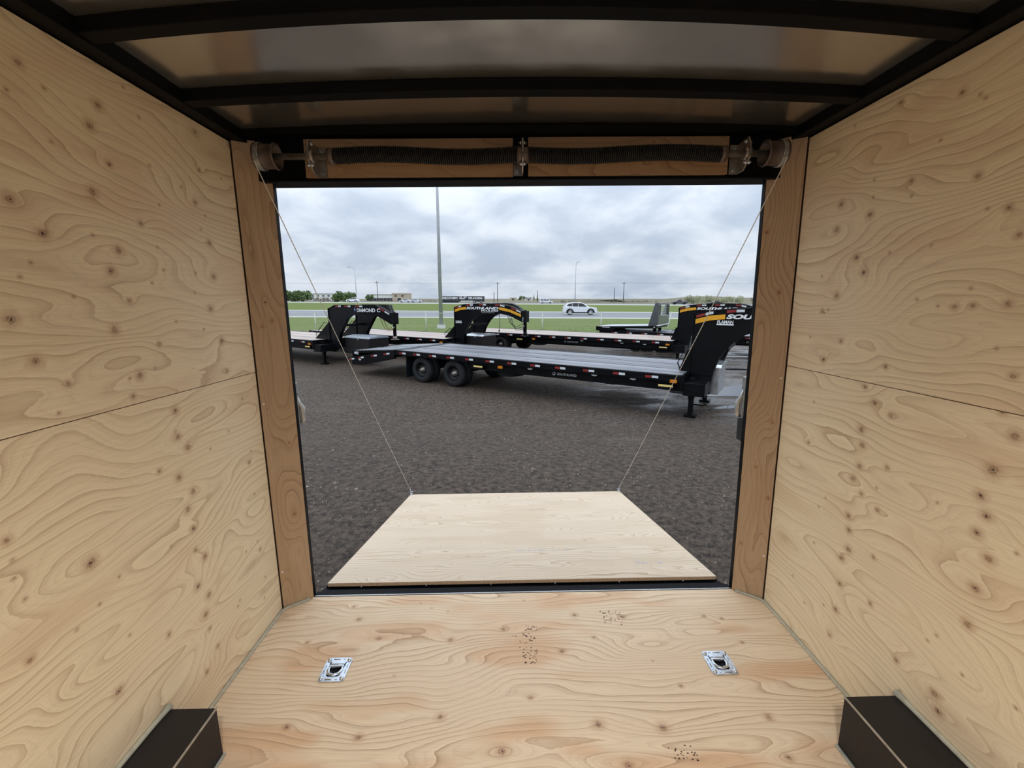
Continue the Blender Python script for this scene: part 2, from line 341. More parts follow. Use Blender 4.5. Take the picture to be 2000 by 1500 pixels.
def veneer_panel(name, parent, mat, us, vs, place, thick, seed, knots, freq=7.0, warp=3.0, hole=None):
    """a plywood sheet: grid in (u along the grain, v across), place(u, v, d) gives its 3-D point at depth d below the face"""
    U, V = np.meshgrid(us, vs); nu, nv = len(us), len(vs)
    h, kd, patch = veneer_fields(U, V, seed, knots, freq, warp)
    top = np.stack(place(U, V, 0.0), -1).reshape(-1, 3)
    idx = np.arange(nu * nv).reshape(nv, nu)
    F = np.stack([idx[:-1, :-1], idx[:-1, 1:], idx[1:, 1:], idx[1:, :-1]], -1).reshape(-1, 4)
    if hole is not None:
        uc = (U[:-1, :-1] + U[1:, 1:]) / 2; vc = (V[:-1, :-1] + V[1:, 1:]) / 2
        F = F[~hole(uc, vc).reshape(-1)]
    ring = np.concatenate([idx[0, :], idx[1:, -1], idx[-1, -2::-1], idx[-2:0:-1, 0]])
    bu, bv = U.reshape(-1)[ring], V.reshape(-1)[ring]
    edge_t = top[ring]; edge_b = np.stack(place(bu, bv, thick), -1)
    n0 = len(top); n = len(ring)
    i = np.arange(n); j = (i + 1) % n
    side = np.stack([n0 + i, n0 + n + i, n0 + n + j, n0 + j], -1)
    c = [np.where((bu == us[a]) & (bv == vs[b]))[0][0] for a, b in ((0, 0), (-1, 0), (-1, -1), (0, -1))]
    back = np.array([[n0 + n + c[3], n0 + n + c[2], n0 + n + c[1], n0 + n + c[0]]])
    allv = np.concatenate([top, edge_t, edge_b]); allf = np.concatenate([F, side, back])
    me = bpy.data.meshes.new(name)
    me.vertices.add(len(allv)); me.vertices.foreach_set('co', allv.astype(np.float32).ravel())
    me.loops.add(allf.size); me.loops.foreach_set('vertex_index', allf.astype(np.int32).ravel())
    me.polygons.add(len(allf)); me.polygons.foreach_set('loop_start', np.arange(0, allf.size, 4, dtype=np.int32))
    mi = np.zeros(len(allf), np.int32); mi[len(F):] = 1
    me.polygons.foreach_set('material_index', mi)
    me.materials.append(mat); me.materials.append(M['ply_edge'])
    a = me.attributes.new('veneer', 'FLOAT_VECTOR', 'POINT')
    full = lambda A: np.concatenate([A.reshape(-1), A.reshape(-1)[ring], A.reshape(-1)[ring]])
    a.data.foreach_set('vector', np.stack([full(h), full(kd), full(patch)], -1).astype(np.float32).ravel())
    g = me.attributes.new('grain_uv', 'FLOAT_VECTOR', 'POINT')
    g.data.foreach_set('vector', np.stack([full(U), full(V), np.full(len(allv), seed * 1.7)], -1).astype(np.float32).ravel())
    me.update(calc_edges=True); me.validate()
    return obj(name, me, parent)
rng = np.random.default_rng(5)
def rnd_knots(n, u0, u1, v0, v1, ks=(1, 2), seed=1):
    r = np.random.default_rng(seed)
    return [(r.uniform(u0, u1), r.uniform(v0, v1), int(r.choice(ks))) for _ in range(n)]

# floor -------------------------------------------------------
fl = MB(); fl.box(-1.25, 1.25, YF, 2.10, -.09, -.045)
floor = fl.build('floor', M['black_steel'], None, kind='structure', mat=MT)
RINGS = [(-.807, 1.614), (.804, 1.608)]
def hole(U, V):
    m = np.zeros(U.shape, bool)
    for (rx, ry) in RINGS:
        m |= ((np.abs(U - rx) < .038) & (V - ry < .040) & (V > ry)) | ((U - rx) ** 2 + (V - ry + .004) ** 2 < .042 ** 2)
    return m
us = np.arange(-1.22, 1.2201, .0065); us[-1] = 1.22
veneer_panel('plywood_sheet', floor, M['floor_ply'], us, np.arange(.87, 2.098, .0065), lambda u, v, d: (u, v, 0 * u - d), .019, 3, KF, 32.0, 7.5, hole)
veneer_panel('plywood_sheet', floor, M['floor_ply'], np.linspace(-1.22, 1.22, 60), np.linspace(-.35, .868, 50), lambda u, v, d: (u, v, 0 * u - d), .019, 13, [], 11.0, 3.2)
veneer_panel('plywood_sheet', floor, M['floor_ply'], np.linspace(-1.22, 1.22, 60), np.linspace(YF, -.352, 30), lambda u, v, d: (u, v, 0 * u - d), .019, 23, [], 11.0, 3.2)
pr = MB()                                     # pore specks pressed in the veneer
rs = random.Random(3)
for (cx_, cy_, w_, h_, n_) in [(.005, 1.70, .040, .075, 46), (.42, 1.895, .05, .05, 40), (.50, 1.235, .05, .03, 24), (.02, 1.835, .03, .018, 18), (-.02, 1.79, .05, .012, 12)]:
    for _ in range(n_):
        x = cx_ + rs.uniform(-1, 1) * w_; y = cy_ + rs.uniform(-1, 1) * h_; a = rs.uniform(.0015, .004); b = rs.uniform(.0012, .0025)
        pr.box(x - a, x + a, y - b, y + b, -.002, .0004)
pr.build('pore_specks', M['seam'], floor, kind='stuff')

# side walls -------------------------------------------------
def side_wall(sg, name, ku, kl, seed):
    b = MB(); x = sg * (HW + .02)
    b.box(min(x, x + sg * .03), max(x, x + sg * .03), YF, 2.12, -.06, 2.25)
    w = b.build(name, M['alu'], None, kind='structure', mat=MT)
    fine = np.concatenate([np.linspace(-.44, .70, 30), np.arange(.705, YB, .005), [YB]])
    pl = lambda u, v, d: (0 * u + sg * (HW + d), u, v)
    vl = np.arange(.004, ZS - .0005, .005); vu = np.arange(ZS + .0005, HT + .001, .005)
    veneer_panel('plywood_sheet', w, M['wall_ply'], fine, vl, pl, .012, seed, kl + rnd_knots(14, .8, 1.95, .1, 1.1, (1,), seed), 20.0, 8.5)
    veneer_panel('plywood_sheet', w, M['wall_ply'], fine, vu, pl, .012, seed + 4, ku + rnd_knots(14, .8, 1.95, 1.25, 2.1, (1,), seed + 1), 24.0, 7.5)
    for (z0, z1, s2) in ((.004, ZS - .0005, 30), (ZS + .0005, HT, 34)):
        veneer_panel('plywood_sheet', w, M['wall_ply'], np.linspace(YF, -.443, 40), np.linspace(z0, z1, 60), pl, .012, seed + s2, [], 8.0, 3.4)
    c = MB(); x0 = sg * (HW + .0015)
    c.box(min(x0, x0 + sg * .012), max(x0, x0 + sg * .012), YB + .001, YB + .018, 0, HT)
    c.build('corner_joint', M['seam'], w)
    return w
wall_left = side_wall(-1, 'wall_left', KLU, KLL, 41)
wall_right = side_wall(1, 'wall_right', KRU, KRL, 77)

# sealant beads along the floor edges
def bead(name, pts, r=.007):
    b = MB(); b.tube(pts, r, 6); return b.build(name, M['caulk'], None, kind='structure', mat=MT)
for n_, sg in ((1, -1), (2, 1)):
    bead('baseboard_%d' % n_, [(sg * 1.214, YF, .003), (sg * 1.214, 1.975, .003), (sg * 1.20, 2.002, .004), (sg * 1.112, 2.074, .004)], .0085)

# corner boards beside the door opening ----------------------
PX, PY = 1.098, 2.085
def corner_board(sg, name, seed):
    a = np.array([sg * 1.214, 2.004]); b = np.array([sg * PX, PY]); d = (b - a); L = np.linalg.norm(d); d /= L
    nrm = np.array([d[1] * sg, -d[0] * sg]); nrm = nrm if nrm[1] > 0 else -nrm
    pl = lambda u, v, t: (a[0] + d[0] * v + nrm[0] * t, a[1] + d[1] * v + nrm[1] * t, u)
    tr = empty(name, MT); tag(tr, kind='structure')
    veneer_panel('corner_board', tr, M['post_ply_shaded'], np.arange(.006, 2.20, .006), np.append(np.arange(0, L, .004), L), pl, .022, seed,
                 rnd_knots(7, .1, 2.1, .015, L - .015, (1, 2, 2, 3), seed), 30.0, 9.5)
    s = MB()
    for z in ((1.055, .20) if sg < 0 else (1.145, .24)):
        p = np.array([a[0] + d[0] * .012 - nrm[0] * .001, a[1] + d[1] * .012 - nrm[1] * .001, z])
        q = p - np.array([nrm[0] * .0025, nrm[1] * .0025, 0]); s.tube([p, q], .0042, 8)
    s.build('screw', M['white'], tr)
    j = MB(); j.box(*sorted((sg * (PX + .004), sg * (PX + .05))), PY + .012, 2.122, -.05, 2.25)
    j.build('door_jamb', M['black_steel'], tr, label='black steel door jamb')
    return tr
corner_board(-1, 'trim_1', 61); corner_board(1, 'trim_2', 67)

# header over the opening ------------------------------------
hb = MB(); hb.box(-1.25, 1.25, 2.055, 2.17, 2.034, 2.27); hb.box(-1.12, 1.12, 2.03, 2.06, 2.026, 2.036)
hd = hb.build('trim_3', M['black_steel'], None, kind='structure', mat=MT); bevel(hd, .004)
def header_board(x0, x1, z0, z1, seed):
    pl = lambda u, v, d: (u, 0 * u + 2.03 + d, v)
    return veneer_panel('header_board', hd, M['header_ply_shaded'], np.arange(x0, x1, .006), np.append(np.arange(z0, z1, .006), z1), pl, .02, seed,
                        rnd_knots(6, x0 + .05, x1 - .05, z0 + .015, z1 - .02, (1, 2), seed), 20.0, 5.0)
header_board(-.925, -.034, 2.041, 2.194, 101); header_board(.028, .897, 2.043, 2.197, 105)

# ceiling ----------------------------------------------------
def rise(y): return float(np.interp(y, [-2, 0, 1.0, 1.33, 1.70, 2.08], [.085, .082, .074, .064, .034, .022]))
cy = list(np.linspace(YF, 1.2, 12)) + list(np.linspace(1.3, 2.1, 12)); cxs = np.linspace(-1.24, 1.24, 33)
cv, cf = [], []
for dz in (0, .012):
    for y in cy:
        for x in cxs: cv.append((x, y, 2.222 + rise(y) * (1 - (x / 1.24) ** 2) + dz))
nx, ny = len(cxs), len(cy); off = nx * ny
for k in (0, off):
    for j in range(ny - 1):
        for i in range(nx - 1): cf.append((k+j*nx+i, k+j*nx+i+1, k+(j+1)*nx+i+1, k+(j+1)*nx+i))
cb = MB(); cb.add(cv, cf, 0, True)
ceil = cb.build('ceiling', M['roof_metal'], None, kind='structure', mat=MT)
for yb in (1.71, 1.335, .93, .52, .11, -.3, -.71, -1.12):
    b = MB(); r = rise(yb); n = 24; vs = []
    for i in range(n + 1):
        x = -1.2 + 2.4 * i / n; zb = 2.182 + r * (1 - (x / 1.24) ** 2); zt = 2.221 + rise(yb) * (1 - (x / 1.24) ** 2)
        vs += [(x, yb - .052, zb + .001), (x, yb, zb), (x, yb, zt), (x, yb - .052, zt)]
    fs = [(0, 1, 2, 3), tuple(4 * n + k for k in (3, 2, 1, 0))]
    for i in range(n):
        for k in range(4): fs.append((4*i+k, 4*i+(k+1) % 4, 4*i+4+(k+1) % 4, 4*i+4+k))
    b.add(vs, fs); bevel(b.build('roof_bow', M['black_steel'], ceil), .004)
for sg in (-1, 1):
    b = MB(); b.box(*sorted((sg * 1.165, sg * 1.235)), YF, 2.06, 2.183, 2.232)
    bevel(b.build('roof_rail', M['black_steel'], ceil), .004)
b = MB(); b.box(-1.24, 1.24, 2.0, 2.056, 2.205, 2.235); b.build('roof_rail', M['black_steel'], ceil)

# unseen fill lamp, added behind the camera to brighten the plywood
o = empty('added_fill_lamp', TL(0, -.34, 2.245)); tag(o, 'round white fill lamp added under a roof bow, out of view', 'lamp')
b = MB(); b.lathe([(0, .001), (0, .125), (-.02, .125), (-.022, .11), (-.022, .001)], (0, 0, 0), 'z', 24); b.build('fill_lamp_housing', M['white'], o)
ld = bpy.data.lights.new('added_fill_light', 'AREA'); ld.shape = 'DISK'; ld.size = .2; ld.energy = FILL_W; ld.color = (1.0, .96, .90); ld.spread = 2.35
lo = bpy.data.objects.new('added_fill_light', ld); COL.objects.link(lo); lo.parent = o; lo.location = (0, 0, -.03)

# torsion spring counterbalance ------------------------------
SY, SZ = 1.955, 2.103
tb = empty('torsion_spring_counterbalance', TL(0, SY, SZ))
tag(tb, 'steel shaft with two black coil springs and cable drums above the door opening', 'door spring')
b = MB(); b.tube([(-1.075, 0, 0), (1.075, 0, 0)], .0127, 12); b.build('shaft', M['dull_steel'], tb)
def spring(x0, x1, sag):
    turns = int((x1 - x0) / .0085); b = MB(); pts = []; n = turns * 10
    for i in range(n + 1):
        t = i / n; x = x0 + (x1 - x0) * t; a = 2 * math.pi * turns * t; R = .0285
        pts.append((x, R * math.cos(a), R * math.sin(a) + sag * math.sin(math.pi * t * 2.1)))
    b.tube(pts, .0040, 4); return b.build('torsion_spring', M['spring'], tb)
spring(-.770, -.020, .006); spring(.024, .822, -.006)
for x in (-.785, -.010, .012, .832):
    b = MB(); b.lathe([(-.012, .013), (-.012, .031), (.012, .031), (.012, .013)], (x, 0, 0), 'x', 16)
    b.build('spring_cone', M['drum'], tb)
def drum(sg):
    b = MB(); c = (sg * 1.040, 0, 0)
    prof = [(.02, .014), (.02, .040), (-.036, .044), (-.038, .050), (-.031, .0525), (-.027, .047), (.020, .047), (.026, .051), (.032, .047), (.038, .053), (.046, .053), (.046, .014), (.02, .014)]
    b.lathe([(sg * t, r) for t, r in prof], c, 'x', 28)
    d = b.build('cable_drum', M['drum'], tb)
    w = MB()
    for k in range(3): w.tube([(c[0] + sg * (.022 + .006 * k), .052 * math.cos(a), .052 * math.sin(a)) for a in np.linspace(0, 6.2, 26)], .002, 5, closed=True)
    w.build('cable_winding', M['galv'], d)
    return d
drum(-1); drum(1)
def bracket(x, side, flip):
    e = MB(); t = .003
    poly = [(-.040, .052), (.010, .058), (.026, .020), (.026, -.012), (-.004, -.062), (.075, -.062), (.075, .052)]
    poly = [(.075, .056), (-.012, .062), (-.030, .030), (-.030, -.018), (.020, -.062), (.075, -.062)]
    e.prism(poly, x - t, x + t, 'yz')
    e.box(*sorted((x, x + side * .036)), .069, .0745, -.062, .056)
    o = e.build('end_bracket', M['dull_steel'], tb)
    for (yy, zz) in ((-.004, .044), (-.010, -.036)):
        bt = MB(); bt.lathe([(-.016, .001), (-.016, .0045), (-.010, .0045), (-.010, .008), (-.004, .008), (-.004, .0045), (.004, .0045), (.004, .008), (.010, .008), (.010, .0045), (.016, .0045), (.016, .001)], (x, yy, zz), 'x', 8); bt.build('bolt', M['zinc'], o)
    for zz in (.036, -.046):
        bt = MB(); bt.tube([(x + side * .021, .068, zz), (x + side * .021, .060, zz)], .007, 6); bt.build('lag_screw', M['zinc'], o)
    br = MB(); br.lathe([(-.012, .013), (-.012, .025), (.012, .025), (.012, .013)], (x, 0, 0), 'x', 16); br.build('bearing', M['dull_steel'], o)
bracket(-.868, 1, 0); bracket(.932, -1, 0); bracket(.001, -1, 0)

# ramp door ---------------------------------------------------
RW = 1.088
sb = MB(); sb.box(-1.12, 1.12, 2.10, 2.128, -.10, -.002); sb.box(-1.115, 1.115, 2.128, 2.165, -.10, -.018); sb.box(-1.105, 1.105, 2.165, 2.20, -.11, -.034)
sl = sb.build('trim_4', M['black_steel'], None, kind='structure', mat=MT); bevel(sl, .003)
sb = MB(); sb.box(-1.10, 1.10, 2.098, 2.104, -.003, .0008); sb.build('floor_edge_strip', M['galv'], sl)
RA, RB = Vector((0, 2.235, -.020)), Vector((0, 4.325, -.432))
RL = (RB - RA).length; rdir = (RB - RA).normalized(); rup = Vector((0, -rdir.z, rdir.y))
RM = MT @ Matrix((( 1, 0, 0, 0), (0, rdir.y, rup.y, RA.y), (0, rdir.z, rup.z, RA.z), (0, 0, 0, 1)))
ramp = empty('ramp_door', RM)
tag(ramp, 'plywood faced rear ramp door lowered from the door sill, hanging on two cables', 'ramp')
veneer_panel('plywood_sheet', ramp, M['ramp_ply'], np.append(np.arange(-RW, RW, .0085), RW), np.append(np.arange(0, RL, .0085), RL), lambda u, v, d: (u, v, 0 * u - d), .018, 9,
             rnd_knots(70, -1.05, 1.05, .05, RL - .05, (1,), 8), 34.0, 8.5)
b = MB(); b.box(-RW - .012, RW + .012, .012, RL + .004, -.058, -.0185)
bevel(b.build('ramp_frame', M['black_steel'], ramp), .004)
b = MB(); b.box(-RW - .02, RW + .02, -.02, .012, -.066, -.030); b.tube([(-RW - .02, -.012, -.048), (RW + .02, -.012, -.048)], .014, 8)
b.build('hinge', M['black_steel'], ramp)
b = MB()
for i in range(6):
    x = -.9 + i * .36; b.tube([(x, .004, -.022), (x, -.006, -.022)], .004, 6)
b.build('screw', M['zinc'], ramp)
b = MB(); rs = random.Random(12)
for (x0, x1, y0, hh) in [(-.03, .26, .44, .032), (.30, .33, .44, .03), (.02, .22, 1.70, .03), (.28, .36, 1.70, .028), (.70, .86, .20, .03)]:
    x = x0
    while x < x1:
        w = rs.uniform(.003, .011)
        if rs.random() < .7: b.box(x, x + w * .5, y0, y0 + hh * rs.choice((.6, 1, 1)), -.001, .0004)
        if rs.random() < .5: b.box(x, x + w, y0 + hh * rs.random() * .8, y0 + hh * .9, -.001, .0004)
        x += w + .004
b.build('ink_stamp', M['ink'], ramp, label='faded grey ink stamp')
for sg in (-1, 1):
    b = MB(); x = sg * (RW - .012)
    b.tube([(x, RL - .02, -.005), (x, RL - .02, .02)], .006, 8); b.box(x - .012, x + .012, RL - .032, RL - .008, 0, .006)
    b.tube([(x + .012 * math.cos(a), RL - .02, .026 + .012 * math.sin(a)) for a in np.linspace(0, 6.2, 13)], .0028, 6, closed=True)
    b.build('cable_eye', M['zinc'], ramp)
for sg, nm in ((-1, 'left'), (1, 'right')):
    a = Vector((sg * 1.078, SY - .046, SZ - .028)); e = RA + rdir * (RL - .02) + rup * .03; e = Vector((sg * (RW - .012), e.y, e.z))
    o = empty('lift_cable', MT); tag(o, 'thin steel cable from the %s drum down to the %s corner of the ramp' % (nm, nm), 'cable')
    b = MB(); b.tube([a + (e - a) * t + Vector((0, 0, -.012 * math.sin(math.pi * t))) for t in np.linspace(0, 1, 9)], .0024, 6); b.build('wire', M['cable'], o)
    b = MB(); d = (e - a).normalized(); b.tube([e - d * .075, e - d * .035], .0045, 6); b.build('crimp_sleeve', M['zinc'], o)

# latches outside the jambs -----------------------------------
for sg, nm in ((-1, 'left'), (1, 'right')):
    o = empty('door_latch', TL(sg * 1.163, 2.235, .8)); tag(o, 'galvanized hold latch on the outside of the %s door jamb' % nm, 'latch')
    b = MB(); b.box(-.010, .012, -.065, .012, .25, .315); b.box(-.006, .012, -.065, 0, .10, .26); b.build('mounting_plate', M['galv'], o)
    b = MB(); b.tube([(0, .004, .25), (-sg * .006, .012, .21), (-sg * .016, .02, .18), (-sg * .016, .022, .125), (-sg * .012, .014, .098)], [.008, .011, .018, .018, .010], 10); b.build('handle', M['galv'], o)
    if sg > 0:
        b = MB(); b.box(-.022, .03, -.065, .012, -.02, .096); bevel(b.build('rubber_bumper', M['rubber'], o), .006)

# wheel boxes --------------------------------------------------
for sg, nm, yb, zt in ((-1, 'left', 1.268, .186), (1, 'right', 1.248, .197)):
    xi = sg * (1.055 if sg < 0 else 1.035)
    o = empty('wheel_box', TL(0, 0, 0)); tag(o, 'black steel wheel box on the floor along the %s plywood wall' % nm, 'wheel box')
    b = MB(); b.box(*sorted((xi, sg * 1.219)), -.05, yb, 0.0005, zt); bevel(b.build('box_shell', M['satin_black'], o), .003)
    b = MB(); b.bar((xi - sg * .0006, -.05, zt), (xi - sg * .0006, yb, zt), .0045, .0045); b.build('bare_edge', M['galv'], o, label='worn bright edge')
    b = MB(); b.tube([(sg * 1.214, -.05, zt + .004), (sg * 1.214, yb - .05, zt + .005), (sg * 1.212, yb + .004, zt + .008)], [.009, .009, .013], 6)
    b.tube([(xi - sg * .004, -.05, .004), (xi - sg * .004, yb, .004)], .006, 6)
    b.build('sealant_bead', M['caulk'], o)

# tie-down rings -----------------------------------------------
def tie_ring(x, y, nm):
    o = empty('tie_down_ring', TL(x, y, 0)); tag(o, 'recessed zinc D-ring plate screwed to the floor on the %s' % nm, 'tie-down ring')
    def rrect(hx, hy, r, n=5):
        p = []
        for (cx_, cy_, a0) in ((hx-r, hy-r, 0), (-hx+r, hy-r, 90), (-hx+r, -hy+r, 180), (hx-r, -hy+r, 270)):
            for k in range(n): a = math.radians(a0 + 90 * k / (n - 1)); p.append((cx_ + r * math.cos(a), cy_ + r * math.sin(a)))
        return p
    outer = rrect(.054, .062, .014)
    inner = []
    for (px, py) in outer:                          # matching inner outline: D shaped opening, straight at the far side
        a = math.atan2(py, px)
        if py > .0: inner.append((max(-.035, min(.035, px)), min(py, .037)))
        else: inner.append((.037 * math.cos(a), .040 * math.sin(a) - .004))
    n = len(outer); b = MB()
    vs = [(p[0], p[1], .0005) for p in outer] + [(p[0] * .985, p[1] * .985, .005) for p in outer] + [(p[0], p[1], .0045) for p in inner] + [(p[0] * .96, p[1] * .96, -.004) for p in inner]
    fs = []
    for k in range(3):
        for i in range(n): fs.append((k*n+i, k*n+(i+1) % n, (k+1)*n+(i+1) % n, (k+1)*n+i))
    b.add(vs, fs, 0, False)
    for (ax, ay, bx, by) in ((-.025, .052, .025, .052), (-.025, -.052, .025, -.052), (-.044, -.02, -.044, .02), (.044, -.02, .044, .02)):
        b.tube([(ax, ay, .005), (bx, by, .005)], .0022, 6)
    b.build('plate', M['zinc'], o)
    b = MB(); n2 = n
    vs = [(p[0] * .98, p[1] * .98, -.001) for p in inner] + [(p[0] * .8, p[1] * .8, -.0175) for p in inner]
    b.add(vs, [(i, (i+1) % n2, n2+(i+1) % n2, n2+i) for i in range(n2)] + [tuple(range(n2, 2*n2))]); b.build('recess_pan', M['pan'], o)
    b = MB(); pts = [(.026, .014), (.028, -.006), (.020, -.024), (0, -.032), (-.020, -.024), (-.028, -.006), (-.026, .014)]
    b.tube([(p[0], p[1], .004) for p in pts], .0070, 8, closed=True); b.build('ring', M['zinc'], o)
    b = MB(); b.box(-.031, .031, .008, .019, .002, .011); b.box(-.030, .030, .025, .038, -.002, .0065)
    bevel(b.build('hinge_strap', M['zinc'], o), .003)
    for (sx_, sy_) in ((-1, -1), (1, -1), (-1, 1), (1, 1)):
        b = MB(); b.lathe([(.004, .0095), (.0085, .0085), (.0115, .005), (.0122, .0001)], (sx_ * .042, sy_ * .047, 0), 'z', 10); b.build('bolt', M['zinc'], o)
    return o
tie_ring(*RINGS[0], 'left'); tie_ring(*RINGS[1], 'right')
# ------------------------------------------------------------ ground, roads, fields
GF = -.37
def sst(a, b, x): t = min(1, max(0, (x - a) / (b - a))); return t * t * (3 - 2 * t)
def gz(x, y): return .085 + (GF - .085) * sst(4.5, 9.2, y) + .35 * sst(27, 48, y)
def ground_mat():
    m = bpy.data.materials.new('damp_asphalt_gravel'); m.use_nodes = True; t = m.node_tree; b = t.nodes['Principled BSDF']
    g = NN(t, 'ShaderNodeTexCoord').outputs['Object']
    gr = NOISE(t, g, 13, 9, .80); big = NOISE(t, VSCALE(t, g, (.35, .8, 1)), 1.0, 4, .6); mid = NOISE(t, g, 5, 5, .7); fine = NOISE(t, g, 75, 3, .7)
    vo = NN(t, 'ShaderNodeTexVoronoi'); vo.inputs['Scale'].default_value = 26; t.links.new(g, vo.inputs['Vector'])
    sp = NOISE(t, g, 30, 4, .8); c = MIX(t, RANGE(t, gr, .36, .64), (.018, .0128, .0095), (.145, .105, .076)); c = MIX(t, RANGE(t, sp, .5, .64, 0, .4), c, (.022, .018, .016))
    c = MIX(t, RANGE(t, mid, .42, .72, 0, .45), c, (.105, .088, .072))
    c = MIX(t, RANGE(t, big, .55, .75, 0, .5), c, (.125, .105, .075))
    peb = MATH(t, 'MULTIPLY', RANGE(t, vo.outputs['Distance'], .10, .22, 1, 0), RANGE(t, vo.outputs['Color'], .74, .82))
    c = MIX(t, MATH(t, 'MULTIPLY', peb, .8), c, (.32, .28, .235))
    s = NN(t, 'ShaderNodeSeparateXYZ'); t.links.new(g, s.inputs[0])
    wx = RANGE(t, MATH(t, 'SUBTRACT', s.outputs[0], MATH(t, 'MULTIPLY', s.outputs[1], .19)), -1.2, 1.6)
    wy = MATH(t, 'MULTIPLY', RANGE(t, s.outputs[1], 7.6, 10.5), RANGE(t, s.outputs[1], 21, 27, 1, 0))
    wet = MATH(t, 'MULTIPLY', MATH(t, 'MULTIPLY', wx, wy), RANGE(t, NOISE(t, VSCALE(t, g, (.5, 1.3, 1)), 1.0, 4, .6), .34, .58))
    c = MIX(t, MATH(t, 'MULTIPLY', wet, .5), c, (.03, .029, .03))
    t.links.new(c, b.inputs['Base Color'])
    t.links.new(MATH(t, 'SUBTRACT', RANGE(t, mid, .3, .7, .62, .85), MATH(t, 'MULTIPLY', wet, .50)), b.inputs['Roughness'])
    t.links.new(MATH(t, 'ADD', .2, MATH(t, 'MULTIPLY', wet, .6)), b.inputs['Specular IOR Level'])
    bn = NN(t, 'ShaderNodeBump'); bn.inputs['Distance'].default_value = .02
    t.links.new(MATH(t, 'SUBTRACT', .9, MATH(t, 'MULTIPLY', wet, .8)), bn.inputs['Strength'])
    t.links.new(MATH(t, 'ADD', MATH(t, 'MULTIPLY', gr, 1.6), MATH(t, 'ADD', mid, MATH(t, 'MULTIPLY', peb, .4))), bn.inputs['Height']); t.links.new(bn.outputs[0], b.inputs['Normal'])
    return m
def grass_mat(name, a, b_, c_):
    m = bpy.data.materials.new(name); m.use_nodes = True; t = m.node_tree; b = t.nodes['Principled BSDF']
    g = NN(t, 'ShaderNodeTexCoord').outputs['Object']
    k = NOISE(t, VSCALE(t, g, (.10, .35, 1)), 1.0, 5, .6); f = NOISE(t, g, 2.6, 5, .75)
    c = MIX(t, RANGE(t, f, .3, .7), a, b_); c = MIX(t, RANGE(t, k, .45, .7, 0, .7), c, c_)
    t.links.new(c, b.inputs['Base Color']); b.inputs['Roughness'].default_value = .9; b.inputs['Specular IOR Level'].default_value = .15
    bn = NN(t, 'ShaderNodeBump'); bn.inputs['Distance'].default_value = .06
    t.links.new(f, bn.inputs['Height']); t.links.new(bn.outputs[0], b.inputs['Normal'])
    return m
M['ground'] = ground_mat()
M['grass'] = grass_mat('spring_grass', (.098, .138, .028), (.150, .188, .046), (.165, .175, .065))
M['field'] = grass_mat('brown_stubble_field', (.165, .145, .10), (.22, .195, .135), (.14, .15, .075))
M['asphalt'] = pm('wet_grey_asphalt', (.20, .20, .215), .6, spec=.3, var=.1, scale=.4)
M['road_edge'] = pm('pale_gravel_shoulder', (.55, .53, .45), .9, var=.1, scale=.6)
def sheet(name, xs, ys, zf, mat, parent=None):
    b = MB(); nx, ny = len(xs), len(ys)
    vs = [(x, y, zf(x, y)) for y in ys for x in xs]
    b.add(vs, [(j*nx+i, j*nx+i+1, (j+1)*nx+i+1, (j+1)*nx+i) for j in range(ny-1) for i in range(nx-1)], 0, True)
    return b.build(name, mat, parent, kind='structure')
sheet('ground', list(np.linspace(-60, 60, 61)), list(np.linspace(-14, 4.5, 10)) + list(np.linspace(5, 9.4, 14)) + list(np.linspace(10, 34, 25)), gz, M['ground'])
def near_road(x): return 51.6 - .10 * x
def far_road(x): return 74.0 - .21 * x
def hw(x): return min(1.6, max(-.5, .31 - .0059 * x))
xs = list(np.linspace(-150, 150, 41))
def ribbon(name, f0, f1, z0, z1, mat, rows=2, xs=xs):
    b = MB(); n = len(xs); vs = []
    for k in range(rows):
        t = k / (rows - 1)
        for x in xs: vs.append((x, f0(x) + (f1(x) - f0(x)) * t, z0(x) + (z1(x) - z0(x)) * t))
    b.add(vs, [(j*n+i, j*n+i+1, (j+1)*n+i+1, (j+1)*n+i) for j in range(rows-1) for i in range(n-1)], 0, True)
    return b.build(name, mat, None, kind='structure')
g0 = lambda x: 28.2 + .9 * math.sin(x * .55) + .5 * math.sin(x * 1.7)
xg = list(np.linspace(-60, 60, 121))
b = MB(); n = len(xg); vs = []; R_ = 14
for k in range(R_):
    t = k / (R_ - 1)
    for x in xg:
        y = g0(x) + (near_road(x) - .5 - g0(x)) * t; vs.append((x, y, gz(x, y) + .012))
b.add(vs, [(j*n+i, j*n+i+1, (j+1)*n+i+1, (j+1)*n+i) for j in range(R_-1) for i in range(n-1)], 0, True)
b.build('grass_field', M['grass'], None, kind='structure')
Z0 = lambda x: -.012
ribbon('road', near_road, far_road, lambda x: -.005, lambda x: -.005, M['asphalt'])
ribbon('road_shoulder', lambda x: near_road(x) - 1.9, near_road, lambda x: .0, lambda x: .01, M['road_edge'])
ribbon('road_shoulder', far_road, lambda x: far_road(x) + 1.6, lambda x: .02, lambda x: .02, M['road_edge'])
H0, H1 = (lambda x: 150 - .12 * x), (lambda x: 186 - .05 * x)
ribbon('grass_verge', lambda x: far_road(x) + 1.5, H0, lambda x: -.0, lambda x: hw(x) - .05, M['grass'], 6)
ribbon('highway_shoulder', H0, lambda x: H0(x) + 11, lambda x: hw(x) - .02, lambda x: hw(x), M['road_edge'])
ribbon('highway', lambda x: H0(x) + 11, H1, hw, hw, M['asphalt'])
ribbon('far_field', H1, lambda x: 1400, lambda x: hw(x) - .1, lambda x: 1.1, M['field'], 3, list(np.linspace(-900, 900, 31)))

